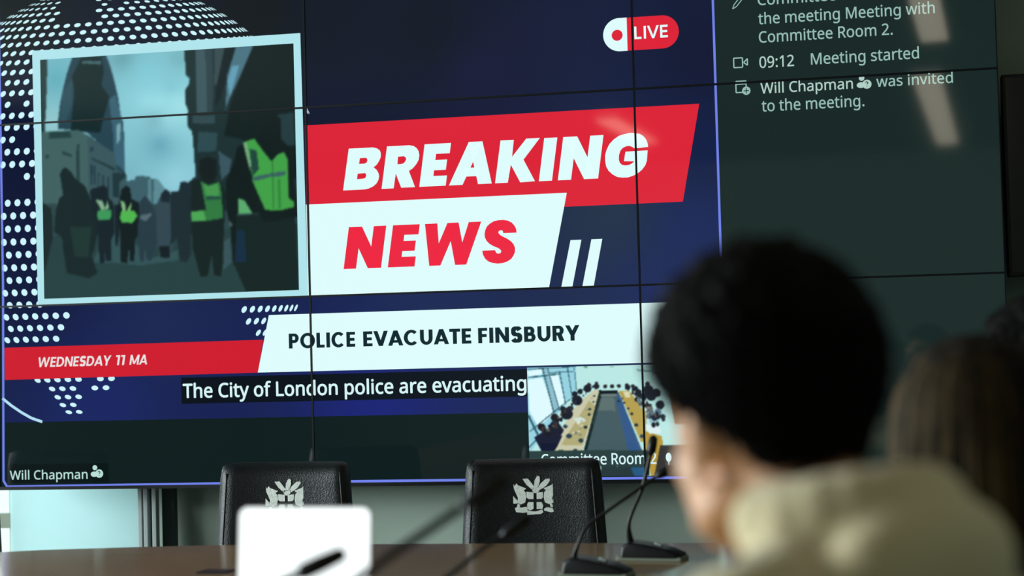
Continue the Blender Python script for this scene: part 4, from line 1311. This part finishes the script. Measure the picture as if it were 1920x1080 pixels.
microphone((2.601, -1.416, TOP + .001), -.15, [(-.045, -.013, .099), (-.009, -.009, .184), (.010, -.007, .250), (.016, -.006, .275)], .050, .0125, .0055, 'black gooseneck microphone farthest along the table, stem rising by the chin of the hooded person')
microphone((2.502, -1.735, TOP + .001), -.15, [(-.032, -.009, .073), (-.009, -.006, .118), (.041, .003, .155), (.128, .018, .214), (.165, .025, .238)], .050, .011, .0045, 'black gooseneck microphone with wide base cut by the bottom of the picture, second farthest')
microphone((2.358, -2.915, TOP + .001), -.15, [(.0, -.004, .07), (.033, .002, .128), (.074, .009, .156), (.133, .020, .201), (.170, .027, .225)], .060, .010, .0045, 'thin blurred microphone stem crossing the lower corner of the right chair')
microphone((2.462, -3.762, TOP + .001), -.15, [(-.02, -.003, .12), (.035, -.001, .237), (.083, .007, .282), (.150, .019, .326), (.196, .027, .356)], .070, .0105, .0065, 'dark blurred microphone leaning up towards the right chair, right of the tablet')
microphone((2.273, -3.596, TOP + .001), -.15, [(-.02, -.003, .10), (.020, .0, .19), (.060, .004, .226), (.104, .012, .2475)], .075, .0125, .006, 'black microphone whose tip shows against the bright tablet')

# ---------------------------------------------------------------- bright tablet standing on the table
tp = thing('tablet', (2.232, -3.152, TOP + .004), math.radians(11.5), 'bright white lit tablet standing upright on the table in front of the left chair', 'tablet')
TW, TH = .226, .298
bm = B(); box(bm, -TW / 2, TW / 2, 0, .007, .004, TH, .0)
for v in bm.verts:
    v.co.y += (v.co.z) * .10
es = [e for e in bm.edges if abs(e.verts[0].co.x - e.verts[1].co.x) < 1e-6 and abs(e.verts[0].co.z - e.verts[1].co.z) < 1e-6]
bmesh.ops.bevel(bm, geom=es, offset=.015, segments=6, affect='EDGES', profile=.5)
body = obj('tablet_body', bm, mat('white_tablet_case', (236, 240, 238), .4), tp)
bm = B(); box(bm, -TW / 2 + .002, TW / 2 - .002, -.0012, .0005, .008, TH - .002)
for v in bm.verts:
    v.co.y += (v.co.z) * .10
es = [e for e in bm.edges if abs(e.verts[0].co.x - e.verts[1].co.x) < 1e-6 and abs(e.verts[0].co.z - e.verts[1].co.z) < 1e-6]
bmesh.ops.bevel(bm, geom=es, offset=.014, segments=6, affect='EDGES', profile=.5)
obj('tablet_screen', bm, mat('white_page_lit', (5, 5, 5), .15, emit=(248, 255, 255), estr=1.35), tp)
bm = B(); prism(bm, [(-.06, 0), (.06, 0), (.05, .2), (-.05, .2)], .028, .031)
for v in bm.verts:
    v.co.y += .09 - v.co.z * .45
obj('kickstand', bm, M_GREYMETAL, tp)
tp.rotation_euler = (0, math.radians(1.6), math.radians(11.5))

# ---------------------------------------------------------------- people
def remesh(o, vox, it=2):
    md = o.modifiers.new('skin', 'REMESH')
    md.mode = 'VOXEL'
    md.voxel_size = vox
    md.use_smooth_shade = True
    sm = o.modifiers.new('soft', 'SMOOTH')
    sm.iterations = it
    sm.factor = .5
    return o


def person(name, label, pel, yaw, lean, head, hyaw, htilt, top_mat, hair_fn, nape=(-.07, -.13), drop=.04, wide=.165, lift=0.0, hood=False, arms=None):
    """pel: pelvis x, y on the seat; head: world centre of the skull; yaw 0 faces +y"""
    t = thing(name, (pel[0], pel[1], 0), yaw, label, 'person')
    inv = Matrix.Rotation(-yaw, 4, 'Z') @ Matrix.Translation(Vector((-pel[0], -pel[1], 0)))
    H = inv @ Vector(head)                                   # skull centre in the person's own frame
    HR = Matrix.Translation(H) @ Matrix.Rotation(hyaw - yaw, 4, 'Z') @ Matrix.Rotation(htilt[0], 4, 'X') @ Matrix.Rotation(htilt[1], 4, 'Y')
    hp = lambda x, y, z: HR @ Vector((x, y, z))
    P = Vector((0, 0, .56))
    neck0 = H + Vector((0, nape[0], nape[1]))                # base of the neck, behind and below the skull
    dirn = (neck0 - P).normalized()
    chest = P + (neck0 - P) * .62
    sh = neck0 - dirn * .055
    ang = math.atan2(dirn.y, dirn.z)
    SL, SR = sh + Vector((-wide, .0, -drop + lift)), sh + Vector((wide, .0, -drop))
    if arms is None:
        arms = ((-.25, .03, .74), (-.118, .245, .624), (.25, .03, .74), (.118, .245, .624))   # hands resting on the thighs
    EL, WL, ER, WR = [Vector(a) for a in arms]
    hips = [Vector((s * .09, .02, .52)) for s in (-1, 1)]
    knees = [Vector((s * .13, .46, .50)) for s in (-1, 1)]
    ank = [Vector((s * .13, .42, .09)) for s in (-1, 1)]
    bm = B()
    hb = B()                                                 # head shapes in the head's frame
    ell(hb, (0, -.012, .012), (.076, .096, .090))
    ell(hb, (0, .032, -.050), (.064, .066, .080))
    ell(hb, (0, .040, -.095), (.048, .048, .035))
    ell(hb, (0, .078, -.108), (.020, .018, .018))
    ell(hb, (0, .082, .022), (.052, .020, .016))
    capsule(hb, (0, .094, .004), .008, (0, .114, -.036), .0125)
    for s in (-1, 1):
        ell(hb, (s * .012, .100, -.038), (.009, .011, .008))
        ell(hb, (s * .038, .058, -.036), (.026, .022, .030))
        ell(hb, (s * .031, .083, -.004), (.017, .012, .012))
        ell(hb, (s * .046, .008, -.078), (.024, .050, .026), (-.5, 0, 0))
        # ear: rim, concha and lobe leaving the side of the head
        ell(hb, (s * .080, -.012, -.016), (.009, .019, .032), (.15, s * .18, s * -.35))
        capsule(hb, (s * .078, .004, -.034), .0065, (s * .088, -.022, .008), .0065)
        ell(hb, (s * .078, -.002, -.050), (.007, .010, .012))
    ell(hb, (0, .096, -.066), (.024, .010, .0055))
    ell(hb, (0, .093, -.078), (.021, .011, .007))
    bmesh.ops.transform(hb, matrix=HR, verts=hb.verts[:])
    tmp = bpy.data.meshes.new('tmp'); hb.to_mesh(tmp); hb.free(); bm.from_mesh(tmp); bpy.data.meshes.remove(tmp)
    capsule(bm, hp(0, -.030, -.045), .054, neck0 + Vector((0, .01, .01)), .058)
    capsule(bm, neck0 + Vector((0, .01, .01)), .056, sh + Vector((0, 0, -.03)), .07)
    ell(bm, chest, (.150, .100, .20), (-ang, 0, 0))
    ell(bm, P + (neck0 - P) * .25, (.140, .105, .17), (-ang, 0, 0))
    ell(bm, P + Vector((0, 0, -.03)), (.155, .11, .10))
    for S_, E_, W_ in ((SL, EL, WL), (SR, ER, WR)):
        capsule(bm, sh, .065, S_, .055)
        capsule(bm, S_, .050, E_, .040)
        capsule(bm, E_, .039, W_, .026)
        d = (W_ - E_).normalized()
        d = Vector((d.x, d.y, d.z * .3)).normalized()
        side = Vector((-d.y, d.x, 0)).normalized()
        up = Vector((0, 0, 1))
        pc = W_ + d * .050
        for k in range(4):
            off = (k - 1.5) * .021
            base = W_ + d * .085 + side * off
            capsule(bm, W_ + d * .01 + side * off * .6, .013, base, .0105)
            L_ = (.062, .072, .068, .052)[k]
            j1 = base + d * L_ * .5 + up * .004
            tip = base + d * L_ - up * .010
            capsule(bm, base, .0095, j1, .0088); capsule(bm, j1, .0088, tip, .0075)
        ins = 1 if S_.x < 0 else -1
        tside = side * (1 if side.x * ins > 0 else -1)
        b0 = W_ + d * .028 + tside * .022
        b1 = b0 + d * .032 + tside * .026
        capsule(bm, b0, .013, b1, .0105); capsule(bm, b1, .0105, b1 + d * .030 + tside * .006, .0085)
    for h_, k_, a_ in zip(hips, knees, ank):
        capsule(bm, h_, .085, k_, .055); capsule(bm, k_, .052, a_, .036)
        capsule(bm, a_ + Vector((0, -.02, -.045)), .034, a_ + Vector((0, .13, -.062)), .026)
    body = remesh(obj('body', bm, M_SKIN, t, True), .0045, 5)
    # eyes
    for s in (-1, 1):
        bm = B(); ell(bm, hp(s * .031, .0845, -.002), (.0115, .0115, .0115), sub=2)
        ey = obj('eye', bm, M_EYE, t, True)
        bm = B(); ell(bm, hp(s * .031, .0935, -.002), (.005, .0035, .005), sub=2)
        obj('iris', bm, M_SHOE, ey, True)
    # upper garment
    bm = B()
    g = .022
    ell(bm, chest, (.150 + g, .105 + g, .205), (-ang, 0, 0))
    ell(bm, P + (neck0 - P) * .25, (.150 + g, .120 + g, .19), (-ang, 0, 0))
    ell(bm, P + Vector((0, 0, .0)), (.165 + g, .12 + g, .10))
    capsule(bm, SL, .066, SR, .066)
    for S_, E_, W_ in ((SL, EL, WL), (SR, ER, WR)):
        capsule(bm, sh + (S_ - sh) * .3 + Vector((0, 0, .012)), .064, S_, .066)
        capsule(bm, S_, .066, E_, .056); capsule(bm, E_, .055, W_, .043)
        capsule(bm, W_ + (E_ - W_) * .16, .047, W_ + (E_ - W_) * .02, .041)
    capsule(bm, neck0 + (sh - neck0) * .4, .06, SL, .062)
    capsule(bm, sh, .085, neck0 + (sh - neck0) * .25, .072)
    if hood:                                                 # folded hood round the back of the neck
        for k in range(11):
            a = math.radians(172 + 19.6 * k)
            c = neck0 + Vector((math.cos(a) * .078, math.sin(a) * .080 + .012, .018 + .016 * max(0, -math.sin(a))))
            ell(bm, c, (.042, .042, .040), sub=2)
        ell(bm, neck0 + Vector((0, -.080, -.030)), (.120, .058, .080), (.35, 0, 0))
        ell(bm, neck0 + Vector((0, -.085, -.10)), (.10, .05, .09), (.2, 0, 0))
    gar = remesh(obj('hooded_top' if hood else 'jacket', bm, top_mat, t, True), .007, 4)
    bm = B()
    for h_, k_, a_ in zip(hips, knees, ank):
        capsule(bm, h_, .105, k_, .072); capsule(bm, k_, .070, a_ + Vector((0, 0, .03)), .052)
    ell(bm, P + Vector((0, -.01, -.04)), (.175, .13, .09))
    remesh(obj('trousers', bm, M_TROUSER, t, True), .008, 3)
    for a_ in ank:
        bm = B()
        capsule(bm, a_ + Vector((0, -.03, -.04)), .045, a_ + Vector((0, .02, -.045)), .044); capsule(bm, a_ + Vector((0, .02, -.045)), .044, a_ + Vector((0, .16, -.058)), .032)
        for v in bm.verts:
            v.co.z = max(v.co.z, 0.002)
        remesh(obj('shoe', bm, M_SHOE, t, True), .006, 2)
    hair_fn(HR, t)
    return t


def scalp(az, el, cut):
    """1 where hair grows: az 0 = front, +-180 = back; el in degrees"""
    a = abs(az)
    if a < 50:
        lim = 36
    elif a < 80:
        lim = 36 - (a - 50) / 30 * 30
    elif a < 118:
        lim = 6 - (a - 80) / 38 * 12 if not cut else 8 - (a - 80) / 38 * 26
    else:
        lim = -18 - min(1, (a - 118) / 22) * cut
    return max(0.0, min(1.0, (el - lim) / 7 + .5))


def hair_shell(thick, amp, freq, cut, lump=1.0):
    bm = B()
    bmesh.ops.create_icosphere(bm, subdivisions=6, radius=1.0)
    for v in bm.verts:
        d = v.co.normalized()
        el = math.degrees(math.asin(max(-1, min(1, d.z))))
        az = math.degrees(math.atan2(d.x, d.y))
        k = scalp(az, el, cut)
        base = 1 / math.sqrt((d.x / .078) ** 2 + (d.y / .098) ** 2 + (d.z / .093) ** 2)
        n = noise.noise(d * freq) * amp + noise.noise(d * freq * 2.3) * amp * .6
        th = thick(az, el) + n
        v.co = d * (base * .86 + k * (base * .14 + max(th, .003))) + Vector((0, -.012, .012))
    return bm


def curls(bm, n, thick, cut, size, seed):
    rnd = random.Random(seed)
    c = 0
    while c < n:
        d = Vector((rnd.gauss(0, 1), rnd.gauss(0, 1), rnd.gauss(0, 1))).normalized()
        el = math.degrees(math.asin(d.z)); az = math.degrees(math.atan2(d.x, d.y))
        if scalp(az, el, cut) < .9:
            continue
        c += 1
        base = 1 / math.sqrt((d.x / .078) ** 2 + (d.y / .098) ** 2 + (d.z / .093) ** 2)
        p = d * (base + thick(az, el) * .85) + Vector((0, -.012, .012))
        u = d.orthogonal().normalized(); q = d.cross(u)
        a0 = rnd.random() * 6.28; r = size * rnd.uniform(.6, 1.2); turns = rnd.uniform(3, 6)
        pts = [p + d * (size * 1.9 * k / 7) + (u * math.cos(a0 + turns * k / 7) + q * math.sin(a0 + turns * k / 7)) * r for k in range(8)]
        tube(bm, pts, [.0017 - .0001 * k for k in range(8)], 4, cap=False)


def curly_hair(HR, parent):
    def th(az, el):                      # a round mass of curls centred above the crown of the skull
        e, a = math.radians(el), math.radians(az)
        d = Vector((math.cos(e) * math.sin(a), math.cos(e) * math.cos(a), math.sin(e)))
        base = 1 / math.sqrt((d.x / .078) ** 2 + (d.y / .098) ** 2 + (d.z / .093) ** 2)
        c, r = Vector((0, -.008, .050)), .117
        b = d.dot(c)
        disc_ = b * b - c.dot(c) + r * r
        return max(.012, b + math.sqrt(max(disc_, 0)) - base)
    bm = hair_shell(th, .010, 11, 20)
    curls(bm, 3000, th, 20, .006, 3)
    bmesh.ops.transform(bm, matrix=HR, verts=bm.verts[:])
    obj('hair', bm, M_HAIRBLK, parent, True)['label'] = 'short curly black hair'


def short_hair(HR, parent):
    th = lambda az, el: .022 + .010 * max(0, math.sin(math.radians(el)))
    bm = hair_shell(th, .006, 8, 24)
    curls(bm, 1200, th, 24, .004, 5)
    bmesh.ops.transform(bm, matrix=HR, verts=bm.verts[:])
    obj('hair', bm, M_HAIRBLK, parent, True)['label'] = 'short black hair'


M_LONG = noisy('brown_hair', (30, 24, 16), (16, 14, 11), 30, .8, spec=.15)
M_LIGHTHAIR = noisy('fair_lit_hair', (88, 72, 46), (64, 54, 36), 30, .8, spec=.15)


def long_hair(HR, parent):
    th = lambda az, el: .022 + .012 * max(0, math.sin(math.radians(el)))
    bm = hair_shell(th, .004, 5, 60)
    # curtain of hair down the back and sides
    rows = []
    for j in range(12):
        f = j / 11
        row = []
        for i in range(25):
            a = math.radians(75 + (285 - 75) * i / 24)
            r = .100 + .012 * math.sin(PI * f) + .02 * f
            row.append(bm.verts.new((r * math.sin(a) * .98, (.105 + .015 * f) * math.cos(a) - .012, .03 - .30 * f + .008 * math.sin(i * 1.7))))
        rows.append(row)
    inner = [[bm.verts.new(v.co * 1.0 - Vector((v.co.x * .12, v.co.y * .12, 0))) for v in row] for row in rows]
    for a, b in ((rows, 1), (inner, -1)):
        for j in range(11):
            for i in range(24):
                f = (a[j][i], a[j][i + 1], a[j + 1][i + 1], a[j + 1][i])
                bm.faces.new(f if b > 0 else f[::-1])
    for i in range(24):
        bm.faces.new((rows[11][i], inner[11][i], inner[11][i + 1], rows[11][i + 1]))
    for q in bm.faces:
        q.material_index = 0
    rnd = random.Random(9)
    for k in range(520):
        a = math.radians(rnd.uniform(62, 298))
        e0 = rnd.uniform(.15, 1.35)
        pts = []
        for e in (1.45, 1.1, .75, .4, .1):
            if e > e0 + .4:
                continue
            pts.append((.106 * math.cos(e) * math.sin(a), .124 * math.cos(e) * math.cos(a) - .012, .012 + .122 * math.sin(e)))
        L_ = rnd.uniform(.16, .31)
        for f in (.25, .5, .75, 1):
            pts.append(((.108 + .018 * f) * math.sin(a + .05 * f), (.124 + .012 * f) * math.cos(a) - .012, .02 - L_ * f))
        j = len(bm.faces)
        tube(bm, smooth_path(pts, 3), [.0032] * ((len(pts) - 1) * 3) + [.001], 4, cap=False)
        bm.faces.ensure_lookup_table()
        left = math.sin(a) < -.2
        if rnd.random() < (.5 if left else .07):  # pale strands crowd the left side, putting light on the hair into its colour
            for q in bm.faces[j:]:
                q.material_index = 1
    bmesh.ops.transform(bm, matrix=HR, verts=bm.verts[:])
    obj('hair', bm, [M_LONG, M_LIGHTHAIR], parent, True)['label'] = 'long brown hair with fair strands, most on the lit left side'


R = math.radians
person('person', 'person with curly black hair in beige hooded top, seen from behind', (3.42, -4.40), R(50), .3, (3.076, -4.218, 1.222), R(38), (R(-6), R(0)), M_HOODIE, curly_hair, nape=(-.110, -.105), drop=.068, wide=.180, lift=.045, hood=True)
person('person', 'person with long brown hair seen from behind, right of the curly haired person', (3.62, -3.60), R(65), .2, (3.315, -3.545, 1.165), R(30), (R(-4), 0), M_DARKCLOTH, long_hair)
person('person', 'person with short dark hair at the right edge, farthest along the table', (3.80, -2.85), R(75), .2, (3.475, -2.806, 1.235), R(60), (R(-4), 0), M_DARKCLOTH, short_hair)
for px_, py_, a_, lb_ in ((3.42, -4.40, 50, 'black leather chair under the person in the beige hooded top'), (3.62, -3.60, 65, 'black leather chair under the person with long brown hair'),
                          (3.80, -2.85, 75, 'black leather chair under the person at the right edge')):
    dup(chair, (px_ + math.sin(R(a_)) * .24, py_ - math.cos(R(a_)) * .24, 0), R(a_) + PI, lb_)
